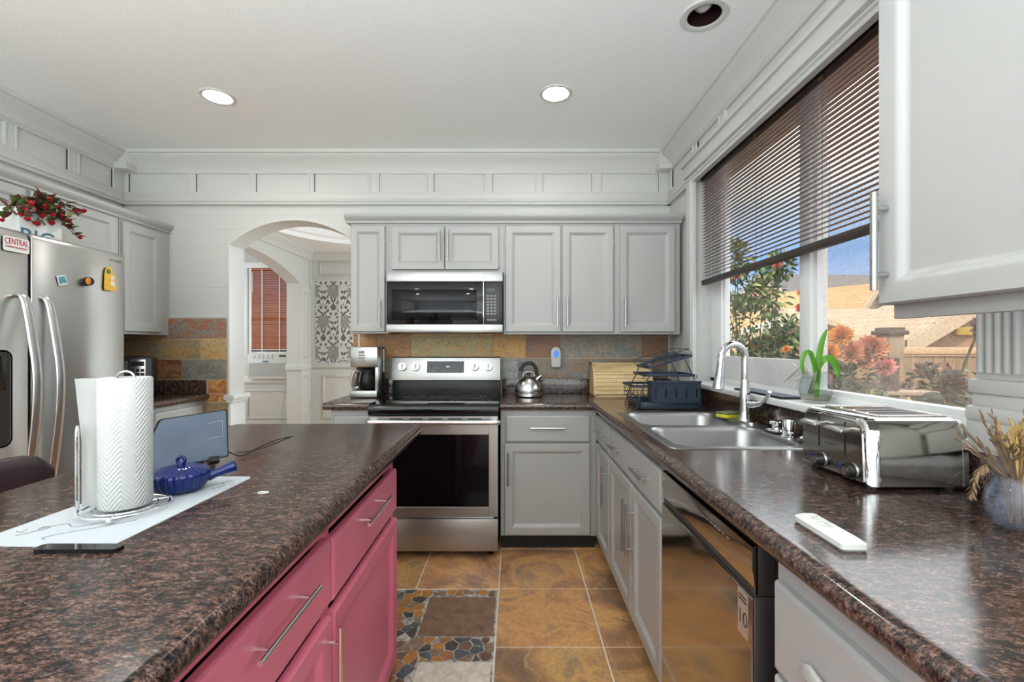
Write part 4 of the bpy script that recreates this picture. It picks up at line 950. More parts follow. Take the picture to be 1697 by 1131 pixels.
for (ey, ez) in ends:
    ex = -2.2+rs.uniform(-.04, .05); ey = 2.13+(ey-2.13)*1; p = spline([(-2.27, 2.13+rs.uniform(-.05, .05), FZ+.12), (-2.26, 2.13+(ey-2.13)*.45, max(ez, FZ+.13)+.03), (ex, ey, ez)], 5); st.tube(p, .0018, 5)
    for q in p[3:-1]:
        for k in range(3): lv.use(rs.choice(['brown_leaf', 'brown_leaf', 'olive_leaf', 'green_leaf'])).leaf(q, (rs.uniform(-.4, 1), rs.uniform(-1, 1), rs.uniform(-.6, .8) if q.z > FZ+.10 else rs.uniform(.1, .9)), rs.uniform(.03, .055), rs.uniform(.018, .03))
    heads.append((ex, ey, ez))
part('stems', st, m); part('foliage', lv, m)
for h in heads:
    b = MB('red_petal'); rr = rs.uniform(.014, .022)
    for k in range(16):
        a = k*2.4; e = .1+k/16*1.3
        b.leaf(h, (math.cos(a)*math.sin(e), math.sin(a)*math.sin(e), math.cos(e)+.2), rr*1.15, rr*.9, (0, 0, 1), -.3, .1)
    part('flower', b, m)

# ------------------------------------------------------------------ small microwave in the corner
m = thing('microwave', 'small black microwave on the corner counter, partly behind the fridge', 'microwave', (-2.57, 2.965, .915), .55)
INV[m.name] = None
b = MB('black_plastic'); b.prism([(-.17, .012), (.17, .012), (.17, .25), (.155, .27), (-.17, .275)], 'y', -.0, .20, bev=.006); b.box(-.14, -.12, .03, .05, 0, .014); b.box(.12, .14, .03, .05, 0, .014); b.box(-.14, -.12, .14, .16, 0, .014); b.box(.12, .14, .14, .16, 0, .014); part('body', b, m)
b = MB('oven_glass'); b.box(-.16, .045, -.012, .002, .03, .245, .003); part('door', b, m)
b = MB('nickel'); b.box(.05, .135, -.012, .002, .03, .255, .003); c = part('control_panel', b, m)
b = MB('black_plastic')
for i in range(3):
    for j in range(5): b.box(.060+.024*i, .078+.024*i, -.014, -.011, .06+.028*j, .08+.028*j)
b.box(.06, .126, -.014, -.011, .21, .24); part('keypad', b, c)

# ------------------------------------------------------------------ coffee maker
m = thing('coffee_maker', 'tall stainless steel drip coffee maker with glass carafe beside the range', 'coffee maker', (-.985, 3.09, .915))
cx0, cx1, cy0, cy1 = -1.075, -.90, 2.985, 3.165
b = MB('steel_h'); b.box(cx0-.006, cx1, cy0, cy1, .918, .965, .008); part('base', b, m)
b = MB(['black_plastic', 'steel_h']); b.use('black_plastic').box(cx0, cx1+.004, cy0+.115, cy1, .96, 1.25, .005); b.use('steel_h').box(cx1-.020, cx1+.002, cy0+.02, cy0+.12, .96, 1.13, .003); b.use('black_plastic').box(cx1-.012, cx1+.001, cy0+.11, cy1, .92, 1.25, .002); part('body', b, m)
b = MB('steel_h'); b.box(cx0-.002, cx1+.002, cy0+.004, cy1-.01, 1.118, 1.252, .007); hd = part('brew_head', b, m)
b = MB('grey_mark')
for k in range(3): b.box(cx0+.052, cx0+.096, cy0+.002, cy0+.005, 1.155+.018*k, 1.166+.018*k, .001)
b.box(cx0+.054, cx0+.092, cy0+.002, cy0+.005, 1.208, 1.226, .001); part('button_panel', b, hd)
b = MB('steel_h'); b.cyl((cx1+.006, cy0+.135, 1.08), (cx1+.006, cy0+.135, 1.235), .006, 12); part('water_gauge', b, m)
ca = (cx0+.096, cy0+.062)
b = MB('pot_glass'); b.lathe([(.046, 0), (.056, .008), (.060, .03), (.058, .07), (.050, .105), (.046, .118)], (ca[0], ca[1], .967), 28); cr = part('carafe', b, m)
b = MB('black_plastic'); b.lathe([(.048, .118), (.050, .135), (.040, .142), (0, .145)], (ca[0], ca[1], .967), 28); b.lathe([(0, .001), (.044, .001), (.052, .008)], (ca[0], ca[1], .9665), 28); part('lid', b, cr)
b = MB('steel_h'); hx = ca[0]-.048; b.tube(spline([(hx, ca[1]-.03, 1.088), (hx-.03, ca[1]-.045, 1.088), (hx-.042, ca[1]-.05, 1.03), (hx-.034, ca[1]-.045, .982), (hx-.006, ca[1]-.03, .985)], 6), .009, 10); part('handle', b, cr)

# ------------------------------------------------------------------ kettle
m = thing('kettle', 'round brushed steel stovetop kettle with black looped handle on the counter', 'kettle', (.10, 3.10, .915)); K = (.10, 3.10, .915)
b = MB('steel_kettle'); b.lathe([(0, .002), (.088, .002), (.095, .008), (.095, .022), (.092, .026), (.094, .030), (.090, .06), (.080, .09), (.064, .115), (.050, .127), (.046, .130), (.040, .136), (.020, .143), (0, .145)], K, 40); part('body', b, m)
b = MB('black_plastic'); b.ball((K[0], K[1], K[2]+.152), .012); part('lid_knob', b, m)
b = MB('black_plastic'); b.tube(spline([(K[0]-.052, K[1]-.01, K[2]+.165), (K[0]-.056, K[1], K[2]+.18), (K[0]-.030, K[1], K[2]+.215), (K[0]+.012, K[1], K[2]+.226), (K[0]+.044, K[1], K[2]+.200), (K[0]+.054, K[1], K[2]+.155), (K[0]+.052, K[1], K[2]+.125)], 6), [.011]*7*5+[.011]*2, 12) if False else b.tube(spline([(K[0]-.056, K[1], K[2]+.172), (K[0]-.050, K[1], K[2]+.19), (K[0]-.022, K[1], K[2]+.22), (K[0]+.014, K[1], K[2]+.226), (K[0]+.044, K[1], K[2]+.200), (K[0]+.054, K[1], K[2]+.155), (K[0]+.050, K[1], K[2]+.122)], 6), .011, 12)
part('handle', b, m)
b = MB('steel_kettle'); b.tube([(K[0]+.05, K[1], K[2]+.11), (K[0]+.075, K[1]-.01, K[2]+.135), (K[0]+.088, K[1]-.015, K[2]+.143)], [.020, .014, .012], 12); b.tube(spline([(K[0]-.045, K[1], K[2]+.125), (K[0]-.03, K[1], K[2]+.16), (K[0], K[1], K[2]+.168), (K[0]+.03, K[1], K[2]+.16), (K[0]+.045, K[1], K[2]+.125)], 5), .003, 8); part('spout', b, m)
# air freshener on the tiles
m = thing('air_freshener', 'white plug-in air freshener with glowing blue window on the slate tiles', 'air freshener', (.298, 3.27, 1.17)); A = (.298, 3.262)
b = MB('white_plastic'); b.prism([(-.034, -.072), (.034, -.072), (.034, .04)]+arc(0, .04, .034, 0, 180, 12)+[(-.034, .04)], 'y', -.026, .026, Matrix.Translation((A[0], A[1], 1.178)), .004); part('body', b, m)
b = MB('night_blue'); b.prism([(.020*math.cos(a), .022+.028*math.sin(a)) for a in [2*PI*k/20 for k in range(20)]], 'y', -.028, -.025, Matrix.Translation((A[0], A[1], 1.178))); part('window', b, m)
# bread box
m = thing('bread_box', 'pale bamboo roll-top bread box against the slate tiles', 'bread box', (.74, 3.16, .915)); bx0, bx1 = .535, .935
side = [(3.245, .918), (3.05, .918), (3.05, .935)]+[(3.085+.10*(1-math.cos(a))-.035, .935+.205*math.sin(a)) for a in [PI/2*k/8 for k in range(9)]]+[(3.245, 1.142)]
b = MB('bamboo')
for x in (bx0, bx1-.014): b.prism(side, 'x', x, x+.014)
part('side_panel', b, m)
b = MB('bamboo'); b.box(bx0, bx1, 3.14, 3.245, 1.128, 1.142, .002); b.box(bx0, bx1, 3.235, 3.245, .918, 1.14); b.box(bx0, bx1, 3.05, 3.245, .916, .926); part('body', b, m)
b = MB('bamboo'); cur = [(3.056+.10*(1-math.cos(a)), .930+.198*math.sin(a)) for a in [PI/2*k/11 for k in range(12)]]
for (y0, z0), (y1, z1) in zip(cur, cur[1:]):
    d = V((0, y1-y0, z1-z0)); n = V((0, -d.z, d.y)).normalized()*.008; q = [(y0, z0), (y1, z1), (y1-d.y*.09+n.y*.7, z1-d.z*.09+n.z*.7), (y0+d.y*.09+n.y*.7, z0+d.z*.09+n.z*.7)]
    b.prism(q, 'x', bx0+.014, bx1-.014)
part('roll_door', b, m, smooth=0)

# ------------------------------------------------------------------ dish rack
m = thing('dish_rack', 'dark two-tier dish drying rack with utensil box behind the sink', 'dish rack', (.84, 2.6, .915))
b = MB('rack_metal'); b.box(.69, 1.0, 2.462, 2.74, .926, .934, .002)
for q in ((.69, 1.0, 2.452, 2.466), (.69, 1.0, 2.73, 2.744)): b.box(*q, .918, .955, .003)
for q in ((.683, .697), (.993, 1.007)): b.box(q[0], q[1], 2.452, 2.744, .918, .955, .003)
part('drip_tray', b, m)
b = MB('rack_metal'); ux0, ux1, uy = .735, .998, 2.432
sl = [ux0+.022+(ux1-ux0-.044)*k/4 for k in range(5)]
b.box(ux0, ux1, uy, uy+.004, .958, .982); b.box(ux0, ux1, uy, uy+.004, 1.03, 1.068); e = [ux0]+[v for s in sl for v in (s-.003, s+.003)]+[ux1]
for i in range(0, len(e), 2): b.box(e[i], e[i+1], uy, uy+.004, .982, 1.03)
b.box(ux0, ux1, uy+.07, uy+.074, .958, 1.068); b.box(ux0, ux0+.004, uy, uy+.074, .958, 1.068); b.box(ux1-.004, ux1, uy, uy+.074, .958, 1.068); b.box(ux0, ux1, uy, uy+.074, .955, .96); b.box(ux0-.004, ux1+.004, uy-.004, uy, 1.060, 1.072, .002)
part('utensil_box', b, m, smooth=0)
b = MB('rack_metal')
for z in (1.03,):
    for q in ((.655, .735, 2.50, 2.503), (.655, 1.0, 2.742, 2.745)): b.box(q[0], q[1], q[2], q[3], z, z+.014)
    b.box(.655, .658, 2.50, 2.745, z, z+.014)
for k in range(9): x = .665+.038*k; b.cyl((x, 2.743, .955), (x, 2.743, 1.035), .0016, 6)
for k in range(5): y = 2.51+.052*k; b.tube([(.657, y, 1.035), (.672, y, .97), (.69, y, .95)], .0018, 6)
for k in range(10): x = .70+.03*k; b.tube([(x, 2.50, .955), (x, 2.56, .985), (x, 2.62, .955), (x, 2.68, .985), (x, 2.735, .955)], .0018, 6)
b.tube([(.662, 2.49, .99), (.662, 2.745, .99), (.99, 2.745, .99)], .002, 6)
part('basket', b, m)
for y in (2.475, 2.725):
    for s, P in ((-1, [(.668, .922), (.672, .94), (.690, 1.00), (.715, 1.06), (.738, 1.10), (.745, 1.135)]), (1, [(1.032, .922), (1.020, .935), (1.012, .96), (.985, 1.06), (.962, 1.12), (.930, 1.185)])):
        b = MB('rack_metal'); b.tube(spline([(x, y, z) for x, z in P], 4), .0032, 8); b.ball((P[0][0], y, P[0][1]-.001), .006, seg=8); part('leg', b, m)
b = MB('rack_metal'); 
for q in ((2.475, 2.479), (2.72, 2.724)): b.box(.712, .985, q[0], q[1], 1.092, 1.106, .001)
for x in (.712, .981): b.box(x, x+.004, 2.475, 2.724, 1.092, 1.106, .001)
b.box(.716, .981, 2.479, 2.72, 1.0925, 1.0945)
for x in (.705, .992): b.tube([(x, 2.475, 1.10), (x+.004, 2.475, 1.084), (x-.006, 2.475, 1.082), (x-.008, 2.475, 1.09)], .0025, 6)
part('middle_shelf', b, m)
b = MB('rack_metal'); th = math.atan2(.066, .235); Mt = Matrix.Translation((.735, 0, 1.134)) @ Matrix.Rotation(-th, 4, 'Y')
for q in ((2.475, 2.479), (2.72, 2.724)): b.box(0, .246, q[0], q[1], 0, .014, .001, M=Mt)
for x in (0, .242): b.box(x, x+.004, 2.475, 2.724, 0, .014, .001, M=Mt)
b.box(.17, .242, 2.479, 2.72, 0, .002, M=Mt); b.box(.0, .05, 2.479, 2.72, 0, .002, M=Mt)
for y in (2.477, 2.722): b.tube([(.0, y, .012), (-.014, y, .045), (.06, y, .047), (.236, y, .047), (.246, y, .012)], .0022, 6, M=Mt)
b.tube([(-.014, 2.477, .045), (-.014, 2.722, .045)], .0022, 6, M=Mt); b.tube([(.236, 2.477, .047), (.236, 2.722, .047)], .0022, 6, M=Mt)
for k in range(11): y = 2.49+.022*k; b.tube([(.10, y, .01), (.105, y, .034), (.118, y, .034), (.122, y, .01)], .0014, 5, M=Mt); b.tube([(.165, y, .01), (.172, y, .04), (.188, y, .04), (.194, y, .01)], .0014, 5, M=Mt)
part('top_shelf', b, m)

# ------------------------------------------------------------------ sink and tap
m = thing('sink', 'double-bowl stainless steel sink let into the worktop under the window', 'sink', (.8, 1.94, .915))
b = MB('steel_sink'); rim = rrect(.530, 1.082, 1.525, 2.356, .03, 6)
bowls = [(.560, 1.000, 1.552, 1.925, .07), (.560, 1.000, 1.958, 2.330, .07)]
t = bmesh.new(); zr = .9185
fill_holes(t, [rim]+[rrect(x0, x1, y0, y1, rr, 7) for x0, x1, y0, y1, rr in bowls], zr)
for f in t.faces:
    if f.normal.z < 0: f.normal_flip()
b.add(t)
t = bmesh.new(); A = [t.verts.new((x, y, zr)) for x, y in rim]; B = [t.verts.new((x+(.004 if x > .8 else -.004)*1, y+(.004 if y > 1.94 else -.004), .9155)) for x, y in rim]
for k in range(len(A)): t.faces.new((A[k], A[(k+1) % len(A)], B[(k+1) % len(A)], B[k]))
bmesh.ops.recalc_face_normals(t, faces=t.faces[:]); b.add(t); part('rim', b, m)
for x0, x1, y0, y1, rr in bowls:
    b = MB('steel_sink'); t = bmesh.new(); R = []
    for e, z, q in [(0, zr, rr), (.004, zr-.004, rr), (.010, .90, rr), (.022, .79, rr*.95), (.034, .755, rr*.9), (.060, .742, rr*.8), (.12, .738, rr*.5)]: R.append([t.verts.new((x, y, z)) for x, y in rrect(x0+e, x1-e, y0+e, y1-e, q, 7)])
    for A, B in zip(R, R[1:]):
        for k in range(len(A)): t.faces.new((A[(k+1) % len(A)], A[k], B[k], B[(k+1) % len(A)]))
    t.faces.new(R[-1]); bmesh.ops.recalc_face_normals(t, faces=t.faces[:])
    for f in t.faces: f.normal_flip()
    b.add(t); bo = part('bowl', b, m, smooth=60)
    b = MB('chrome'); c = ((x0+x1)/2, (y0+y1)/2, .739); b.lathe([(.045, 0), (.042, .002), (.03, .001), (.0, -.001)], c, 28); part('drain', b, bo)
m = thing('faucet', 'tall chrome gooseneck kitchen faucet behind the sink', 'faucet', (1.045, 2.06, .9185)); fx, fy, fz = 1.045, 2.06, .9185
b = MB('chrome'); b.prism(rrect(fx-.026, fx+.030, fy-.085, fy+.085, .026, 6), 'z', fz, fz+.008); part('deck_plate', b, m)
b = MB('chrome'); b.lathe([(.030, .006), (.027, .02), (.0245, .05), (.023, .10), (.021, .14), (.0185, .16), (.0175, .19)], (fx, fy, fz), 24)
pts_ = [(fx, fy, fz+.18), (fx, fy, fz+.25)]+[(fx-.058+.058*math.cos(a), fy-.01*(1-math.cos(a)), fz+.29+.058*math.sin(a)) for a in [PI*k/14 for k in range(15)]]+[(fx-.118, fy-.02, fz+.255)]
b.tube(spline(pts_, 2), .0155, 16); part('spout', b, m)
b = MB('chrome'); b.tube([(fx-.1165, fy-.02, fz+.27), (fx-.120, fy-.021, fz+.235), (fx-.128, fy-.023, fz+.175), (fx-.131, fy-.024, fz+.150)], [.0165, .018, .024, .0255], 18); sp_ = part('spray_head', b, m)
b = MB('black_plastic'); b.cyl((fx-.131, fy-.024, fz+.1505), (fx-.1315, fy-.024, fz+.148), .021, 18); part('nozzle', b, sp_)
b = MB('chrome'); b.tube(spline([(fx+.008, fy-.015, fz+.078), (fx+.020, fy-.055, fz+.082), (fx+.029, fy-.090, fz+.095), (fx+.034, fy-.120, fz+.122), (fx+.035, fy-.138, fz+.148)], 5), [.016]*5+[.013]*5+[.009]*5+[.008]*6, 12); part('lever', b, m)
m = thing('drain_stopper', 'flat chrome drain stopper with black gasket on the sink ledge', 'drain stopper', (1.04, 1.80, .9185))
b = MB('black_plastic'); b.lathe([(0, 0), (.040, 0), (.043, .004), (.040, .009)], (1.04, 1.80, .919), 28); part('gasket', b, m)
b = MB('chrome'); b.lathe([(.040, .009), (.034, .016), (.018, .020), (.018, .030), (.026, .034), (.026, .042), (.022, .046), (0, .047)], (1.04, 1.80, .919), 28); part('knob', b, m)
b = MB('chrome'); b.lathe([(0, 0), (.028, 0), (.028, .006), (.024, .008), (.024, .064), (.022, .069), (0, .070)], (1.03, 1.70, .9187), 28); solo('air_gap_cap', b, 'short chrome cylinder cap standing on the sink ledge', 'air gap cap', (1.03, 1.70, .9187))
b = MB(['black_plastic', 'chrome']); b.use('black_plastic').lathe([(0, 0), (.036, 0), (.038, .006), (.032, .014), (0, .016)], (1.045, 1.61, .9187), 28); b.use('chrome').lathe([(.03, .014), (.024, .022), (0, .024)], (1.045, 1.61, .9187), 28); solo('drain_strainer', b, 'dark drain strainer on the sink ledge tucked beside the toaster', 'strainer', (1.045, 1.61, .9187))
m = thing('sponge', 'yellow kitchen sponge with green scouring side on the sink ledge', 'sponge', (1.015, 2.16, .9185)); Ms = T(1.028, 2.175, .919, .45)
b = MB('yellow_sponge'); b.box(-.052, .052, -.034, .034, 0, .018, .004, M=Ms); part('foam', b, m)
b = MB('scour_green'); b.box(-.052, .052, -.034, .034, .018, .026, .002, M=Ms); part('scouring_pad', b, m)

# ------------------------------------------------------------------ dishwasher
m = thing('dishwasher', 'stainless steel dishwasher with plain front under the window worktop', 'dishwasher', (.7, 1.22, 0)); DX, DY0, DY1 = .490, .937, 1.508
b = MB('steel_dark'); b.box(DX+.052, XR-.02, .895, 1.526, .10, .866, .002); b.box(DX+.1, XR-.02, .9, 1.52, 0, .10); part('tub', b, m)
b = MB('steel_dw'); b.box(DX, DX+.004, DY0, DY1, .105, .742, .001, 1); d = part('door', b, m)
b = MB('steel_dark'); b.box(DX+.004, DX+.05, DY0, DY1, .105, .744, .002); part('door_edge', b, d)
b = MB('steel_dark'); b.box(DX+.006, DX+.05, DY0, DY1, .746, .850, .003); c = part('control_panel', b, m)
b = MB('steel_dw'); b.prism([(DX, .800), (DX, .848), (DX+.006, .850), (DX+.012, .850), (DX+.012, .746), (DX+.010, .746), (DX+.007, .752), (DX+.003, .790)], 'y', DY0, DY1); part('panel_skin', b, c)
b = MB('light_mark'); b.cyl((DX-.0005, 1.488, .828), (DX+.002, 1.488, .828), .005, 12)
for k in range(7): b.box(DX-.0004, DX+.001, 1.17-.022*k, 1.182-.022*k, .822, .8235)
part('lettering', b, c)
b = MB('badge_tan'); b.box(DX-.0008, DX+.001, .953, .995, .642, .738); s = part('warranty_sticker', b, d, 'square sticker with the number 10')
b = MB('wire_dark'); Mb = Matrix.Translation((DX-.001, .974, .68)) @ Matrix.Rotation(-PI/2, 4, 'Z') @ Matrix.Rotation(PI/2, 4, 'X'); b.text('10', .044, Mb, .0004)
for k in range(2): b.box(DX-.0014, DX, .958, .99, .716+.008*k, .720+.008*k)
part('lettering', b, s)

# ------------------------------------------------------------------ toaster
m = thing('toaster', 'wide four-slice brushed steel toaster with two levers near the window', 'toaster', (.97, 1.22, .915))
TX0, TX1, TY0, TY1, TZ0, TZ1 = .848, 1.106, 1.088, 1.350, .925, 1.087
def body_sec(x, e, z0, z1, taper=.008): # cross-section in yz, rounded top
    r_ = .030; y0, y1 = TY0+e, TY1-e; out = [(y0, z0), (y0+taper*.6, z1-r_)]+[(q[0], q[1]) for q in arc(y0+taper+r_, z1-r_, r_, 180, 90, 6)][1:]+[(q[0], q[1]) for q in arc(y1-taper-r_, z1-r_, r_, 90, 0, 6)]+[(y1, z0)]
    return [(x, a, c) for a, c in out]
def loft(b, secs, cap=True):
    t = bmesh.new(); R = [[t.verts.new(p) for p in s] for s in secs]
    for A, B in zip(R, R[1:]):
        for k in range(len(A)): t.faces.new((A[k], A[(k+1) % len(A)], B[(k+1) % len(A)], B[k]))
    if cap: t.faces.new(R[0]); t.faces.new(R[-1])
    bmesh.ops.recalc_face_normals(t, faces=t.faces[:]); b.add(t)
b = MB('steel_toaster'); loft(b, [body_sec(TX0+.030, 0, TZ0, TZ1), body_sec(TX1-.03, 0, TZ0, TZ1)]); part('shell', b, m, smooth=40)
b = MB('chrome'); loft(b, [body_sec(TX0+.002, .008, TZ0+.004, TZ1-.006), body_sec(TX0+.008, .002, TZ0, TZ1-.001), body_sec(TX0+.030, -.001, TZ0-.001, TZ1+.001)]); part('front_bezel', b, m, smooth=40)
b = MB('nickel'); loft(b, [body_sec(TX1-.03, -.0005, TZ0-.0005, TZ1+.0005), body_sec(TX1-.012, .004, TZ0, TZ1-.003), body_sec(TX1-.002, .018, TZ0+.008, TZ1-.016)]); part('rear_cap', b, m, smooth=40)
b = MB('steel_toaster'); b.prism([(q[1], q[2]) for q in body_sec(0, .014, TZ0+.008, TZ1-.012)], 'x', TX0-.002, TX0+.004); fp = part('front_panel', b, m)
b = MB('black_plastic')
for y, z0 in ((1.262, .985), (1.163, .982)): b.box(TX0-.003, TX0+.001, y-.0022, y+.0022, z0, 1.068)
for k in range(2):
    for x in (TX0+.03, TX1-.04): b.cyl((x, TY0+.03+.2*k, .915), (x, TY0+.03+.2*k, .93), .012, 10)
part('lever_slot', b, m)
for y in (1.27, 1.172):
    b = MB('nickel'); b.prism([(TX0-.034, 1.046), (TX0-.030, 1.054), (TX0, 1.060), (TX0, 1.050), (TX0-.030, 1.043)], 'y', y-.036, y+.030, bev=.002); part('lever', b, m)
for y in (1.282, 1.168):
    b = MB('black_plastic'); zc = .950; b.cyl((TX0-.003, y-.028, zc), (TX0-.020, y-.028, zc), .0185, 22, .0165); kb = part('dial', b, m)
    k = MB('nickel'); k.cyl((TX0-.020, y-.028, zc), (TX0-.0225, y-.028, zc), .011, 20); k.lathe([(.0185, 0), (.021, -.001), (.021, .002)], (0, 0, 0), 24, Matrix.Translation((TX0-.003, y-.028, zc)) @ Matrix.Rotation(-PI/2, 4, 'Y')); part('dial_cap', k, kb)
    k = MB(['wire_dark', 'navy'])
    for i, yy in enumerate((y+.034, y+.014)): k.use('navy' if i else 'wire_dark').cyl((TX0-.003, yy, zc+.003), (TX0-.006, yy, zc+.003), .0075, 14)
    part('button', k, m)
b = MB('wire_dark')
for y0, y1 in ((1.232, 1.239), (1.200, 1.229), (1.195, 1.197)): b.box(TX0-.0028, TX0-.001, y0, y1, .9995, 1.003)
part('lettering', b, fp)
b = MB(['black_plastic']); b.box(TX0+.055, TX1-.04, TY0+.038, TY1-.038, TZ1-.001, TZ1+.001, .0005, 1); tp = part('slot_plate', b, m)
b2 = MB('chrome')
for k in range(4): 
    y = TY0+.060+.047*k; b2.prism([(TX0+.075, y-.013), (TX1-.055, y-.013), (TX1-.05, y-.009), (TX1-.055, y-.006), (TX0+.075, y-.006), (TX0+.07, y-.009)], 'z', TZ1+.0005, TZ1+.003); b2.box(TX0+.06, TX0+.072, y-.018, y+.022, TZ1+.0005, TZ1+.002, .0006, 1)
for y in (TY0+.036, TY1-.044): b2.box(TX0+.052, TX1-.038, y, y+.008, TZ1-.0015, TZ1+.003, .001)
for x in (TX0+.050, TX1-.044): b2.box(x, x+.008, TY0+.036, TY1-.036, TZ1-.0015, TZ1+.003, .001)
part('slot_guides', b2, m)

# ------------------------------------------------------------------ remote, vases, tray
m = thing('remote_control', 'white slim remote control lying on the worktop under the window', 'remote control', (.576, .835, .915), local=True); m.rotation_euler.z = 0
b = MB('white_plastic'); t = bmesh.new(); R = []
for z, e in [(0, .003), (.004, 0), (.013, 0), (.019, .008)]: R.append([t.verts.new((x, y, z)) for x, y in rrect(-.0225+e, .0225-e, -.068+e, .068-e, .006, 3)])
for A, B in zip(R, R[1:]):
    for k in range(len(A)): t.faces.new((A[k], A[(k+1) % len(A)], B[(k+1) % len(A)], B[k]))
t.faces.new(R[0]); t.faces.new(R[-1]); bmesh.ops.recalc_face_normals(t, faces=t.faces[:]); b.add(t); part('body', b, m, smooth=30)
b = MB('grey_mark')
for cy, r_ in ((.036, .009), (.004, .013)):
    for a0, a1 in ((20, 130), (200, 310)): b.tube([(x, y, .0192) for x, y in arc(0, cy, r_, a0, a1, 8)], .0004, 4)
for x, y in ((0, .036), (-.003, .038), (0, .006), (.003, .0)): b.box(x-.003, x+.003, y-.0004, y+.0004, .0188, .0195); b.box(x-.0004, x+.0004, y-.003, y+.003, .0188, .0195)
part('symbol', b, m)
def vase_dried():
    c = V((.962, .868, .9155)); m = thing('vase', 'squat clear blue glass vase of dried wheat and flowers on the worktop', 'vase', c)
    b = MB('blue_vase_glass'); b.lathe([(0.0000, 0.002), (0.0322, 0.002), (0.0364, 0.006), (0.0462, 0.028), (0.0490, 0.048), (0.0448, 0.071), (0.0350, 0.087), (0.0329, 0.093), (0.0350, 0.099), (0.0329, 0.099), (0.0308, 0.093), (0.0329, 0.087), (0.0427, 0.070), (0.0469, 0.048), (0.0441, 0.029), (0.0343, 0.009), (0.0000, 0.006)], c, 36); v = part('glass', b, m, smooth=60)
    rs = random.Random(5); s = MB(['straw', 'dry_brown']); e = MB(['straw', 'dry_brown'])
    for k in range(34):
        a = rs.uniform(0, 2*PI); q = rs.uniform(.1, 1); tan = V((math.cos(a), math.sin(a), 0)); dark = math.cos(a) < -.1 or k % 4 == 0
        m_ = 'dry_brown' if dark else 'straw'
        ln = rs.uniform(.055, .095) if not dark else rs.uniform(.06, .12)
        p0 = c+tan*.018*rs.random()+V((0, 0, .010)); p1 = c+tan*.024*q+V((0, 0, .096)); p2 = p1+(tan*q*.85+V((0, 0, .75))).normalized()*ln
        s.use(m_).tube([p0, p1, p2], .0012, 5)
        d = (p2-p1).normalized()
        for j in range(9):
            pp = p1.lerp(p2, .45+.07*j); sd = V((rs.uniform(-1, 1), rs.uniform(-1, 1), rs.uniform(-.3, .5)))
            e.use(m_).leaf(pp, d*1.2+sd*(.75 if not dark else .5), rs.uniform(.016, .026), rs.uniform(.006, .009) if not dark else .004, (rs.uniform(-1, 1), 0, 1), .1, .2)
    p = spline([c+V((-.024, 0, .098)), c+V((-.046, .01, .118)), c+V((-.064, .015, .10)), c+V((-.068, .02, .06))], 5); s.use('dry_brown').tube(p, .0012, 5)
    for q in p[5:]:
        for j in range(7): e.use('dry_brown').leaf(q, (rs.uniform(-1, 1), rs.uniform(-1, 1), -.7), .016, .004)
    part('stems', s, m); part('dried_heads', e, m)
vase_dried()
def vase_orchid():
    c = V((1.172, 1.768, 1.040)); m = thing('vase', 'clear stemless glass holding an orchid shoot in water on the window sill', 'vase', c)
    b = MB('vase_glass'); b.lathe([(0, .001), (.040, .001), (.048, .010), (.056, .04), (.056, .065), (.047, .105), (.044, .122), (.042, .122), (.045, .104), (.054, .065), (.054, .04), (.046, .012), (0, .006)], c, 36); part('glass', b, m, smooth=60)
    b = MB('water'); b.lathe([(0, .007), (.045, .012), (.0525, .032), (0, .032)], c, 32); part('water', b, m)
    b = MB('orchid_leaf'); L = lambda pts, w: blade(b, pts, w)
    def blade(b, pts, w):
        P = spline([c+V(p) for p in pts], 6); t = bmesh.new(); pr = None; n = len(P)
        for i, p in enumerate(P):
            d = (P[min(i+1, n-1)]-P[max(i-1, 0)]).normalized(); sd = d.cross(V((-.75, -.65, .12))).normalized(); ww = w*(.45+.55*math.sin(PI*min(1, .12+i/n*.9)))*(1 if i < n-3 else (n-i)/4)
            q = [t.verts.new(p-sd*ww), t.verts.new(p+V((.002, .002, 0))), t.verts.new(p+sd*ww)]
            if pr: t.faces.new((pr[0], pr[1], q[1], q[0])); t.faces.new((pr[1], pr[2], q[2], q[1]))
            pr = q
        b.add(t)
    blade(b, [(.004, 0, .02), (.006, 0, .10), (.010, 0, .16), (.022, -.002, .235), (.036, -.01, .285)], .012)
    blade(b, [(.0, 0, .10), (-.010, 0, .16), (-.022, 0, .195), (-.044, 0, .190), (-.054, 0, .15), (-.046, 0, .11)], .009)
    blade(b, [(.008, 0, .13), (.02, -.01, .165), (.044, -.02, .172), (.062, -.025, .14), (.066, -.03, .10)], .013)
    part('leaf', b, m, smooth=60)
    b = MB('stem_green'); b.tube(spline([c+V((-.02, 0, .035)), c+V((-.01, 0, .08)), c+V((.006, 0, .13))], 4), [.011, .010, .009, .008, .008, .007, .007, .006, .005], 8); part('stem', b, m)
    b = MB('root_pale'); rs = random.Random(2)
    for k in range(9):
        dy = rs.uniform(.06, .13); b.tube(spline([c+V((-.008, .01, .10)), c+V((-.02, .05, .115+rs.uniform(-.02, .03))), c+V((-.035+rs.uniform(-.03, .01), dy, .10+rs.uniform(-.05, .05)))], 4), [.0045]*3+[.004]*3+[.003]*3, 6)
    part('roots', b, m)
vase_orchid()
b = MB(['slab_grey', 'black_plastic']); b.use('black_plastic').prism(rrect(1.10, 1.19, 1.87, 2.28, .008, 3), 'z', 1.0402, 1.050); b.use('slab_grey').prism(rrect(1.104, 1.186, 1.874, 2.276, .006, 3), 'z', 1.050, 1.0508); solo('tray', b, 'flat dark slate tray lying on the window sill by the orchid', 'tray', (1.145, 2.07, 1.040))
m = thing('glasses', 'pair of thin wire reading glasses on the window sill beside the pilaster', 'glasses', (1.13, 1.14, 1.04))
b = MB('wire_dark')
for dy in (-.012, .030): b.tube([(x, y, 1.044) for x, y in arc(1.15, 1.135+dy, .017, 0, 345, 16)], .0009, 5, True)
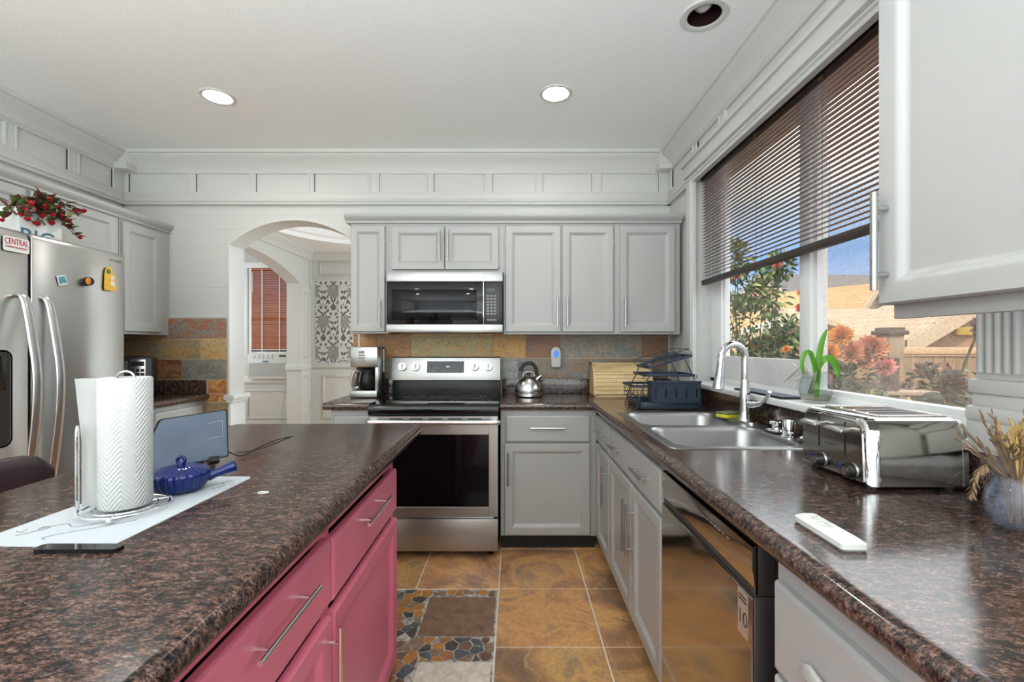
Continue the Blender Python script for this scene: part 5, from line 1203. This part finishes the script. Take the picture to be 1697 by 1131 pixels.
b.tube([(1.15, 1.140, 1.044), (1.15, 1.148, 1.046)], .0009, 5)
part('frame', b, m)
b = MB('wire_dark'); b.tube([(1.135, 1.106, 1.044), (1.10, 1.12, 1.062), (1.092, 1.19, 1.064)], .0011, 5); b.tube([(1.135, 1.182, 1.044), (1.105, 1.18, 1.05), (1.095, 1.24, 1.05)], .0011, 5); part('temple', b, m)

# ------------------------------------------------------------------ things on the island
ZI = .9152
m = thing('placemat', 'white paper placemat with thin scroll drawings on the island', 'placemat', (-.82, 1.0, ZI))
b = MB('paper_mat'); b.prism([(-.698, .80), (-.690, 1.19), (-.700, 1.205), (-.93, 1.205), (-.945, 1.19), (-.955, .79), (-.72, .785)], 'z', ZI, ZI+.0012); part('sheet', b, m)
b = MB('wire_dark'); zz = ZI+.0014
for P in ([(-.90, .86), (-.87, .885), (-.84, .87), (-.80, .90), (-.775, .93)], [(-.91, .83), (-.895, .85), (-.90, .87), (-.885, .868), (-.89, .85)], [(-.84, .815), (-.85, .82), (-.835, .84), (-.79, .87), (-.75, .905)], [(-.93, .85), (-.915, .845), (-.92, .86)], [(-.73, 1.10), (-.72, 1.13), (-.735, 1.15), (-.725, 1.17)]):
    b.tube(spline([(x, y, zz) for x, y in P], 5), .0006, 4)
part('pattern', b, m)
b = MB('black_gloss'); b.prism(rrect(-.81, -.668, .762, .785, .008, 4), 'z', ZI, ZI+.007); solo('stylus_case', b, 'slim black case lying along the near edge of the paper placemat', 'case', (-.74, .773, ZI))
m = thing('paper_towel_holder', 'chrome wire paper towel holder on the placemat', 'paper towel holder', (-.815, .955, ZI+.0014)); hc = V((-.815, .955, ZI+.0014))
b = MB('chrome')
for r_ in (.074, .054): b.tube([(hc.x+r_*math.cos(a), hc.y+r_*math.sin(a), hc.z+.010) for a in [2*PI*k/40 for k in range(40)]], .0022, 8, True)
for k in range(3): a = 2*PI*k/3+.9; b.tube([hc+V((0, 0, .012)), hc+V((.074*math.cos(a), .074*math.sin(a), .010))], .0022, 8); b.ball(hc+V((.076*math.cos(a), .076*math.sin(a), .0065)), .0065, seg=10)
part('base', b, m)
b = MB('chrome'); b.cyl(hc+V((0, 0, .01)), hc+V((0, 0, .277)), .0035, 10); b.tube(spline([hc+V((-.020, 0, .276)), hc+V((-.014, 0, .288)), hc+V((0, 0, .293)), hc+V((.014, 0, .288)), hc+V((.020, 0, .276))], 5), .0024, 8); part('post', b, m)
b = MB('chrome'); ax = hc+V((-.056, -.048, 0)); dv = V((.010, -.012, 0)); b.tube(spline([ax-dv+V((0, 0, .010)), ax-dv+V((0, 0, .16)), ax-dv*.7+V((0, 0, .178)), ax+V((0, 0, .186)), ax+dv*.7+V((0, 0, .178)), ax+dv+V((0, 0, .16)), ax+dv+V((0, 0, .010))], 6), .0026, 8); part('side_arm', b, m)
m = thing('paper_towel_roll', 'full roll of white quilted paper towels standing on the wire holder', 'paper towels', hc+V((0, 0, .0135)), local=True)
b = MB('paper_towel'); b.lathe([(.018, 0), (.043, 0), (.0455, .003), (.0455, .264), (.043, .267), (.018, .267), (.018, 0)], (0, 0, 0), 64); part('roll', b, m, smooth=50)
b = MB('paper_plain'); t = bmesh.new(); R = []
for i in range(13):
    u = i/12; row = []
    for j in range(9):
        z = .004+.262*j/8; s = u*(.040+.014*max(0, (j-4)/4)); ang = 2.9+.25*0
        bp_ = V((.0458*math.cos(3.6-u*.3), .0458*math.sin(3.6-u*.3), z))
        off = V((-.62, -.42, 0))*s + V((.2, -.3, 0))*.02*math.sin(u*PI)*math.sin(z*18)
        row.append(t.verts.new(bp_+off))
    R.append(row)
for A, B in zip(R, R[1:]):
    for k in range(8): t.faces.new((A[k], A[k+1], B[k+1], B[k]))
bmesh.ops.solidify(t, geom=t.faces[:], thickness=.0006); b.add(t); part('loose_sheet', b, m, smooth=60)
# blue casserole
pc = V((-.797, 1.085, ZI+.0014)); m = thing('casserole_pan', 'cobalt blue ribbed ceramic pan with lid and stub handle on the placemat', 'pan', pc)
b = MB('blue_glaze'); b.lathe([(0, .001), (.038, .001), (.047, .006), (.057, .020), (.0615, .036), (.0625, .039), (.059, .039), (.055, .024), (0, .007)], pc, 96, None, 24, .035); part('bowl', b, m, smooth=60)
b = MB('blue_glaze'); b.lathe([(.061, .039), (.062, .043), (.056, .049), (.043, .056), (.024, .061), (.010, .063), (0, .063)], pc, 96, None, 24, .028); ld = part('lid', b, m, smooth=60)
k = MB('blue_glaze'); k.tube([pc+V((.009*math.cos(a), .004, .072+.009*math.sin(a))) for a in [2*PI*q/16 for q in range(16)]], .0038, 8, True); part('lid_loop', k, ld, smooth=60)
b = MB('blue_glaze'); hd_ = V((.86, .45, 0)).normalized(); b.tube([pc+hd_*.056+V((0, 0, .029)), pc+hd_*.068+V((0, 0, .032)), pc+hd_*.084+V((0, 0, .037)), pc+hd_*.102+V((0, 0, .043)), pc+hd_*.113+V((0, 0, .046)), pc+hd_*.115+V((0, 0, .0465))], [.014, .0105, .0105, .0125, .0135, .010], 18); part('handle', b, m, smooth=60)
# grey display slab leaning on its stand
m = thing('display_screen', 'dusty grey back of a slim screen standing tilted on the island', 'screen', (-.90, 1.28, ZI))
A_, B_ = V((-.985, 1.165, ZI+.012)), V((-.836, 1.335, ZI+.022)); TR_ = V((-.858, 1.362, ZI+.158)); TL_ = V((-.955, 1.225, ZI+.150))
nrm = (B_-A_).cross(TR_-B_).normalized()
if nrm.y > 0: nrm = -nrm
def slabq(b, q, n, t0, t1):
    t = bmesh.new(); lo = [t.verts.new(p-n*t1) for p in q]; hi = [t.verts.new(p+n*t0) for p in q]; t.faces.new(lo); t.faces.new(hi[::-1])
    for i in range(4): t.faces.new((lo[i], lo[(i+1) % 4], hi[(i+1) % 4], hi[i]))
    bmesh.ops.recalc_face_normals(t, faces=t.faces[:]); bmesh.ops.bevel(t, geom=t.edges[:], offset=.003, segments=2, affect='EDGES'); b.add(t)
b = MB('black_plastic'); slabq(b, [A_, B_, TR_, TL_], nrm, 0, .014); part('screen', b, m)
cq = (A_+B_+TR_+TL_)/4; inn = [cq+(p-cq)*.955 for p in (A_, B_, TR_, TL_)]
b = MB('slab_grey'); slabq(b, inn, nrm, .003, .002); part('back_cover', b, m, 'dusty blue-grey back')
mk = [cq+(B_-A_)*u*.5+(TR_-B_)*v*.5 for u, v in ((.12, .46), (.72, .56), (.72, -.1), (.12, -.1))]
b = MB('light_mark'); P = [p+nrm*.0034 for p in mk]; b.tube(P, .0005, 4, True); part('residue_mark', b, m)
b = MB('black_plastic'); f0 = (A_+B_)/2; dr = (B_-A_).normalized(); b.tube([f0+dr*.06+V((0, 0, .0)), f0+dr*.085-V((0, 0, .002))], .012, 10); st_ = f0+dr*.0; 
b.box(-.095, .075, -.035, .035, 0, .006, .002, M=Matrix.Translation((f0.x-.02, f0.y+.02, ZI)) @ Matrix.Rotation(math.atan2(dr.y, dr.x), 4, 'Z')); b.box(-.05, .05, -.006, .006, 0, .03, .002, M=Matrix.Translation((f0.x-.006, f0.y+.006, ZI+.002)) @ Matrix.Rotation(math.atan2(dr.y, dr.x), 4, 'Z')); part('stand', b, m)
b = MB('black_plastic'); b.tube(spline([(-.86, 1.365, ZI+.03), (-.845, 1.41, ZI+.006), (-.825, 1.46, ZI+.018), (-.80, 1.52, ZI+.03), (-.79, 1.60, ZI+.026), (-.80, 1.63, ZI+.02), (-.83, 1.57, ZI+.008), (-.855, 1.49, ZI+.003), (-.90, 1.47, ZI+.003)], 6), .0018, 6); part('cord', b, m)
b = MB('white_plastic'); b.tube([(-.592+.012*math.cos(a), 1.073+.007*math.sin(a), ZI+.0016) for a in [2*PI*k/16 for k in range(16)]], .0014, 6, True); b.box(-.597, -.587, 1.072, 1.074, ZI, ZI+.003); solo('bread_clip', b, 'tiny white plastic clip lying alone on the island', 'clip', (-.592, 1.073, ZI))
# stool behind the island
m = thing('bar_stool', 'dark brown leather bar stool at the island in front of the fridge', 'stool', (-1.40, 1.205, -.012), local=True)
b = MB('dark_leather'); t = bmesh.new(); R = []
for i in range(15):
    u = -1+2*i/14; y = .235*u; x = -.06-.045*(1-u*u); wv = math.sin(math.acos(min(1, abs(u)**5))) if abs(u) < 1 else .02
    top = .945-.02*u*u*0; hh = .13*max(.35, wv)
    ring = []
    for k in range(12):
        a = 2*PI*k/12; ring.append(t.verts.new((x+.022*max(.3, wv)*math.copysign(abs(math.cos(a))**.6, math.cos(a)), y, .83+.115*max(.55, wv)*math.copysign(abs(math.sin(a))**.5, math.sin(a)))))
    R.append(ring)
for A, B in zip(R, R[1:]):
    for k in range(12): t.faces.new((A[k], A[(k+1) % 12], B[(k+1) % 12], B[k]))
t.faces.new(R[0]); t.faces.new(R[-1]); bmesh.ops.recalc_face_normals(t, faces=t.faces[:]); b.add(t); part('backrest', b, m, smooth=60)
b = MB('dark_leather'); b.box(-.10, .26, -.22, .22, .60, .67, .025, 4); part('seat', b, m, smooth=60)
for x in (-.08, .24):
    for y in (-.19, .19): b = MB('brown_plastic'); b.box(x-.018, x+.018, y-.018, y+.018, .012, .605 if x > 0 else .76, .003); part('leg', b, m)
b = MB('brown_plastic')
for y in (-.19, .19): b.box(-.07, .24, y-.01, y+.01, .22, .25)
for x in (-.08, .24): b.box(x-.01, x+.01, -.19, .19, .28, .31)
part('footrest', b, m)

# ------------------------------------------------------------------ blinds
m = thing('venetian_blind', 'dark brown slatted blind half lowered over the kitchen window', 'blind', (1.175, 1.95, 2.3)); BX = 1.172; BY0, BY1 = 1.125, 2.815
b = MB('brown_plastic'); b.box(BX-.018, BX+.018, BY0, BY1, 2.272, 2.318, .003); part('headrail', b, m)
b = MB('blind_dark'); pitch = .0195; n = int((2.262-1.672)/pitch)
for i in range(n):
    z = 2.254-pitch*i; a = -.10
    pr = []
    for k in range(5):
        u = -1+k/2; pr.append((BX+u*.0125*math.cos(a), z-u*.0125*math.sin(a)+.0018*(1-u*u)))
    b.prism(pr+[(x, zz-.0009) for x, zz in pr[::-1]], 'y', BY0, BY1)
part('slats', b, m, smooth=60)
b = MB('brown_plastic'); b.box(BX-.014, BX+.014, BY0, BY1, 1.632, 1.664, .004); part('bottom_rail', b, m)
for y in (1.30, 1.711, 2.18, 2.651):
    b = MB('stem_brown'); 
    for x in (BX-.013, BX+.013): b.cyl((x, y, 1.66), (x, y, 2.28), .0008, 5)
    b.box(BX-.022, BX-.017, y-.012, y+.012, 2.262, 2.275, .001); part('ladder_cord', b, m)
m = thing('venetian_blind', 'orange-brown wooden blind in the far sitting room window', 'blind', (-3.62, FY, 2.38))
b = MB('blind_wood'); b.box(-3.925, -3.315, FY-.012, FY+.03, 2.385, 2.43, .003); part('headrail', b, m)
b = MB('blind_wood')
for i in range(46):
    z = 2.372-.0258*i; a = 1.12
    pr = [(FY+.008+u*.0138*math.cos(a), z+u*.0138*math.sin(a)) for u in (-1, 0, 1)]; b.prism(pr+[(y+.0022, zz) for y, zz in pr[::-1]], 'x', -3.925, -3.315)
part('slats', b, m, smooth=0)
b = MB('brown_plastic'); b.box(-3.925, -3.315, FY-.012, FY+.022, 1.165, 1.19, .003); part('bottom_rail', b, m)
for x in (-3.76, -3.50):
    b = MB('label_white'); b.box(x-.006, x+.006, FY-.016, FY-.013, 1.17, 2.40); part('ladder_tape', b, m)
b = MB('label_white'); b.cyl((-3.9, FY-.02, 2.05), (-3.9, FY-.02, 2.36), .004, 6); part('tilt_wand', b, m)
# window air conditioner
m = thing('air_conditioner', 'white window air conditioner under the orange-brown blind', 'air conditioner', (-3.62, FY-.05, .76))
b = MB('ac_plastic'); b.box(-3.93, -3.31, FY-.10, FY+.05, .762, 1.140, .01); part('case', b, m)
b = MB('ac_grille'); b.box(-3.905, -3.335, FY-.103, FY-.099, .80, 1.00)
for k in range(16): b.box(-3.905, -3.335, FY-.106, FY-.100, .806+.0125*k, .8105+.0125*k)
part('grille', b, m)
b = MB('ac_plastic')
for k in range(5): b.box(-3.86+.065*k, -3.815+.065*k, FY-.108, FY-.098, 1.06, 1.125, .003)
part('louvre', b, m, 'glossy vertical louvres')
b = MB('ac_blue'); b.box(-3.70, -3.615, FY-.105, FY-.1, 1.008, 1.03); part('badge', b, m)
b = MB('black_plastic'); b.box(-3.46, -3.36, FY-.103, FY-.099, 1.09, 1.115); part('controls', b, m)
b = MB('light_mark'); b.tube(spline([(-3.40, FY-.06, .775), (-3.385, FY-.07, .70), (-3.41, FY-.06, .45), (-3.45, FY-.06, .2), (-3.40, FY-.06, .02), (-3.36, FY-.1, .006)], 5), .006, 6); part('power_cord', b, m)

# ------------------------------------------------------------------ outside
b = MB('gravel'); b.box(1.35, 60, -20, 80, -.62, -.5); o = struct('ground_garden', b, 0)
def gable(name, label, apex, ridge, L, hw, drop, wall_h, roofm, wallm, over=.15, trimm='trim_beige'):
    # apex: front end of the ridge, ridge: direction (flat) away from the gable, hw: half width, drop: ridge to eave
    d = V((ridge[0], ridge[1], 0)).normalized(); s = V((d.y, -d.x, 0)); a = V(apex); r = thing(name, label, 'house', (a.x, a.y, -.5))
    back = a+d*L
    b = MB(wallm); ez = a.z-drop-.06
    t = bmesh.new(); f = [t.verts.new(p) for p in (V((*(a-s*(hw-over)).xy, -.5)), V((*(a+s*(hw-over)).xy, -.5)), V((*(a+s*(hw-over)).xy, ez)), a-V((0, 0, .10)), V((*(a-s*(hw-over)).xy, ez)))]
    g = [t.verts.new(v.co+d*L) for v in f]; t.faces.new(f); t.faces.new(g[::-1])
    for i in range(5): t.faces.new((f[i], f[(i+1) % 5], g[(i+1) % 5], g[i]))
    bmesh.ops.recalc_face_normals(t, faces=t.faces[:]); b.add(t); part('walls', b, r, smooth=0)
    for sg in (-1, 1):
        b = MB(roofm); t = bmesh.new(); uv = t.loops.layers.uv.new('UVMap'); e0 = a+s*sg*hw-V((0, 0, drop)); q = [a-d*.25, a+d*(L+.25), a+d*(L+.25)+(e0-a), e0-d*.25]
        sl = (e0-a).length; lo = [t.verts.new(p) for p in q]; hi = [t.verts.new(p+V((0, 0, .10))) for p in q]; F = [t.faces.new(lo), t.faces.new(hi[::-1])]
        for i in range(4): F.append(t.faces.new((lo[i], lo[(i+1) % 4], hi[(i+1) % 4], hi[i])))
        bmesh.ops.recalc_face_normals(t, faces=t.faces[:])
        for fc in t.faces:
            for lp in fc.loops: rel = lp.vert.co-a; lp[uv].uv = (rel.dot(d), rel.dot((e0-a).normalized()))
        b.add(t); part('roof', b, r, smooth=0)
        b = MB(trimm); q0 = a-d*.27+V((0, 0, .10)); q1 = e0-d*.27+V((0, 0, .10)); t = bmesh.new(); dn = V((0, 0, -.26)); th = d*.05
        vs = [t.verts.new(p) for p in (q0, q1, q1+dn, q0+dn, q0+th, q1+th, q1+dn+th, q0+dn+th)]
        for ix in ((0, 1, 2, 3), (7, 6, 5, 4), (0, 4, 5, 1), (1, 5, 6, 2), (2, 6, 7, 3), (3, 7, 4, 0)): t.faces.new([vs[i] for i in ix])
        bmesh.ops.recalc_face_normals(t, faces=t.faces[:]); b.add(t); part('rake_board', b, r, smooth=0)
    return r
def big_house():
    r = gable('house', 'far house with broad dark grey roof on the skyline', (14.7, 27.0, 5.38), (1, .06), 18, 5.6, 3.0, 3, 'shingle_grey', 'siding_beige')
    b = MB('skylight'); M_ = Matrix.Translation((20.6, 23.6, 3.72)) @ Matrix.Rotation(math.radians(26), 4, 'X'); b.box(-.7, .7, -.5, .5, 0, .12, M=M_); part('roof_window', b, r)
big_house()
gable('house', 'neighbour house with tan shingle roof and pale rake boards', (12.8, 16.25, 3.37), (-.55, 1), 6, 3.2, 2.5, 2, 'shingle_tan', 'weathered_wood')
gable('house', 'low garage with pale shingle roof beyond the garden fence', (6.4, 10.6, 2.02), (1, .10), 4.0, 1.7, .82, 2, 'shingle_pale', 'siding_beige')
r = gable('house', 'beige sided building whose gable rises behind the fence', (8.1, 7.2, 2.475), (0, 1), 1.4, 2.1, 1.24, 2, 'shingle_pale', 'siding_beige')
b = MB('label_yellow'); b.box(6.95, 7.3, 7.14, 7.2, 1.42, 1.55, .01); part('wall_lamp', b, r)
# fences
def fence(name, label, p0, p1, z0, z1, cap=True):
    p0, p1 = V(p0), V(p1); d = (p1-p0); L = d.length; ang = math.atan2(d.y, d.x); r = thing(name, label, 'fence', (p0.x, p0.y, z0), ang, local=True); n = int(L/.15)
    b = MB('fence_wood'); rs = random.Random(4)
    for k in range(n): b.box(.15*k+.004, .15*k+.146, -.01+rs.uniform(-.004, .004), .01, .05, z1-z0-rs.uniform(0, .01), .003, 1)
    part('plank_panel', b, r, smooth=0)
    b = MB('fence_cap'); b.box(0, L, -.05, .05, z1-z0, z1-z0+.09, .006); b.box(0, L, -.03, -.01, z1-z0-.03, z1-z0); part('top_rail', b, r)
    for k in range(int(L/2.1)+1): b = MB('fence_wood'); b.box(2.1*k-.05, 2.1*k+.05, .01, .11, 0, z1-z0+.02, .004); part('post', b, r)
    return r
fence('fence', 'long brown board fence with pale top rail at the end of the garden', (4.4, 6.3, 0), (9.6, 6.1, 0), -.5, 1.14)
r = thing('shed', 'small weathered board shed with pale peaked edge behind the rose bush', 'shed', (5.2, 8.2, -.5))
b = MB('fence_wood'); 
for k in range(9): x = 4.65+.15*k; b.box(x+.003, x+.147, 8.3, 8.32, -.5, 1.62-.14*abs(k-5)/3, .003, 1)
part('wall', b, r, smooth=0)
b = MB('trim_beige'); b.prism([(4.55, 1.52), (5.47, 1.80), (6.05, 1.62), (6.05, 1.52), (5.47, 1.70), (4.55, 1.42)], 'y', 8.2, 9.6); part('roof', b, r)
# garden post with a feeder box
m = thing('bird_feeder', 'dark wooden feeder on a post in the flower bed', 'bird feeder', (3.55, 4.3, -.5))
b = MB('post_dark'); b.box(3.50, 3.60, 4.25, 4.35, -.5, 1.30, .005); part('post', b, m)
b = MB('weathered_wood'); b.box(3.48, 3.62, 4.22, 4.38, 1.14, 1.36, .006); part('box', b, m)
b = MB('post_dark'); b.box(3.455, 3.645, 4.19, 4.41, 1.36, 1.40, .008); b.box(3.475, 3.625, 4.21, 4.39, 1.40, 1.43, .008); part('roof', b, m)
b = MB('weathered_wood'); b.box(3.40, 3.95, 4.2, 4.4, .80, .83, .004); part('shelf', b, m)

def head(b, c, r, rs, n=40, face=(-.7, -.7, .3)):
    f = V(face).normalized(); s = f.orthogonal().normalized(); u = f.cross(s)
    for k in range(n):
        a = k*2.39996; e = (k/n)**.6*1.35; d = f*math.cos(e)+(s*math.cos(a)+u*math.sin(a))*math.sin(e)
        b.leaf(V(c)+d*r*.15, d, r*(.75+.25*rs.random()), r*.34, f, -.15, .18)
def shrub(name, label, base, blobs, leafm, nleaf, lsize, seed, stems=6, flowers=(), cat='plant', group=None):
    rs = random.Random(seed); r = thing(name, label, cat, base, group=group); base = V(base); st = MB('stem_brown'); lv = MB(leafm)
    for (c, rad) in blobs:
        c = V(c)
        for k in range(stems): tgt = c+V((rs.uniform(-1, 1), rs.uniform(-1, 1), rs.uniform(-1, 1)))*rad*.7; st.tube(spline([base+V((rs.uniform(-.08, .08), rs.uniform(-.08, .08), 0)), base.lerp(tgt, .5)+V((rs.uniform(-.1, .1), rs.uniform(-.1, .1), .1)), tgt], 4), [.010]*3+[.007]*3+[.004]*3, 5)
        for k in range(nleaf):
            v = V((rs.gauss(0, 1), rs.gauss(0, 1), rs.gauss(0, 1))).normalized()*rad*rs.random()**.45; p = c+v
            lv.mi = rs.randrange(len(lv.mats)); lv.leaf(p, v.normalized()+V((rs.uniform(-.8, .8), rs.uniform(-.8, .8), rs.uniform(-.6, .5))), lsize*rs.uniform(.7, 1.3), lsize*.5*rs.uniform(.7, 1.2), (rs.uniform(-1, 1), rs.uniform(-1, 1), 1.2))
    part('stems', st, r); part('foliage', lv, r)
    for (c, rad, m_, *n) in flowers: b = MB(m_); head(b, c, rad, rs, n[0] if n else 36); part('flower', b, r)
    return r
rb = 4.55
shrub('rose_bush', 'tall climbing rose bush with pink blooms outside the far window pane', (2.45, rb, -.5), [((2.24, rb, 1.14), .24), ((2.38, rb, 1.48), .28), ((2.26, rb, 1.82), .24), ((2.54, rb, 1.03), .27), ((2.50, rb, 1.76), .21), ((2.64, rb, 2.05), .13), ((2.76, rb+.05, 1.40), .15), ((2.24, rb, .92), .25), ((2.70, rb, .92), .22), ((2.64, rb, 1.2), .17), ((2.18, rb, 2.1), .2)], ['green_leaf', 'green_leaf', 'olive_leaf'], 250, .070, 21, 3,
      [((2.27, rb-.25, 2.0), .05, 'rose_pink'), ((2.52, rb-.2, 2.03), .045, 'rose_pink'), ((2.81, rb-.1, 1.62), .06, 'rose_pink'), ((2.56, rb-.2, 2.08), .04, 'salmon_dahlia'), ((2.13, rb-.2, 1.92), .05, 'rose_pink'), ((2.58, rb-.24, 1.22), .045, 'orange_dahlia'), ((2.74, rb-.2, 1.76), .04, 'salmon_dahlia')], 'rose bush')
shrub('dahlia_bush', 'low dark bush of orange and salmon dahlias beyond the window mullion', (2.65, 3.85, -.5), [((2.50, 3.85, .98), .24), ((2.80, 3.85, .92), .23), ((2.42, 3.8, .70), .24), ((2.72, 3.8, .68), .26)], ['dark_foliage', 'dark_foliage', 'green_leaf'], 430, .075, 31, 4,
      [((2.62, 3.64, 1.33), .10, 'orange_dahlia', 70), ((2.70, 3.64, 1.19), .10, 'salmon_dahlia', 70), ((2.86, 3.64, 1.22), .13, 'salmon_dahlia', 80), ((2.52, 3.62, 1.20), .08, 'orange_dahlia', 60), ((2.98, 3.64, 1.08), .08, 'pink_dahlia', 60), ((2.34, 3.58, 1.10), .08, 'orange_dahlia', 60), ((2.46, 3.58, .99), .06, 'pink_dahlia', 40), ((2.80, 3.62, 1.12), .08, 'salmon_dahlia', 60)])
shrub('leafy_bush', 'low yellow-green bush along the window in front of the feeder', (2.45, 3.1, -.5), [((2.17, 3.08, .76), .19), ((2.42, 3.06, .73), .19), ((2.62, 3.04, .70), .18)], ['yellow_foliage', 'dark_foliage', 'green_leaf'], 320, .055, 41, 3)
shrub('dark_bush', 'dark purple-leaved bush between the feeder and the fence', (4.5, 4.6, -.5), [((4.25, 4.6, .82), .24), ((4.5, 4.6, .66), .26), ((4.75, 4.6, .58), .28)], ['dark_foliage', 'dark_foliage', 'brown_leaf'], 380, .085, 51, 4)
shrub('flower_border', 'low border of pink and orange blooms just outside the dusty pane', (2.4, 2.5, -.5), [((2.2, 2.52, .66), .16), ((2.44, 2.5, .62), .17), ((2.66, 2.5, .58), .17)], ['dark_foliage', 'green_leaf'], 280, .06, 61, 3,
      [((2.22, 2.4, .86), .07, 'orange_dahlia', 60), ((2.36, 2.4, .82), .08, 'pink_dahlia', 60), ((2.50, 2.4, .81), .09, 'pink_dahlia', 70), ((2.10, 2.42, .88), .05, 'salmon_dahlia'), ((2.58, 2.42, .90), .10, 'pink_dahlia', 80), ((2.70, 2.42, .76), .07, 'orange_dahlia', 50)])
def tall_dahlia():
    base = V((2.10, 2.0, -.5)); r = thing('dahlia', 'tall leggy dahlia with lilac bloom close outside the dusty pane', 'plant', base); st = MB('stem_green'); lv = MB(['green_leaf', 'dark_foliage']); rs = random.Random(71)
    for P in ([(2.10, 2.0, -.5), (1.98, 2.0, .6), (1.92, 2.0, .92), (1.97, 2.0, 1.15), (2.01, 1.98, 1.30)], [(2.12, 2.0, -.5), (2.02, 2.0, .5), (1.90, 2.0, .95), (1.88, 2.0, 1.05)], [(2.14, 2.0, -.5), (2.10, 1.98, .6), (2.05, 1.98, .95), (2.08, 1.97, 1.10)]):
        S = spline(P, 8); st.tube(S, .005, 6)
        for i, p in enumerate(S):
            if .70 < p.z < 1.18 and i % 2 == 0:
                for q in (-1, 1):
                    lv.mi = rs.randrange(2); lv.leaf(p, (q*1.0, rs.uniform(-.6, .3), rs.uniform(-.1, .35)), rs.uniform(.07, .12), rs.uniform(.035, .055), (rs.uniform(-.3, .3), -.5, 1), .45, .1)
    part('stems', st, r); part('leaf', lv, r)
    b = MB('lilac_dahlia'); head(b, (2.02, 1.95, 1.335), .075, rs, 70, (-.4, -.9, .2)); part('flower', b, r)
    b = MB('brown_leaf'); head(b, (1.88, 1.96, 1.08), .06, rs, 40, (-.5, -.7, .4)); part('seed_head', b, r)
tall_dahlia()

# repeats of one kind carry a shared group
for o in list(SC.objects):
    g = {'upper_cabinet': 'grey wall cabinets', 'base_cabinet': 'grey base cabinets', 'recessed_light': 'recessed ceiling lights', 'house': 'houses beyond the garden', 'upstand': 'granite-pattern upstands', 'worktop': 'granite-pattern worktops', 'island_worktop': 'granite-pattern worktops', 'cabinet_cornice': 'cabinet cornices'}.get(o.name.split('.')[0])
    if g and o.parent is None and o.get('category'): o['group'] = g
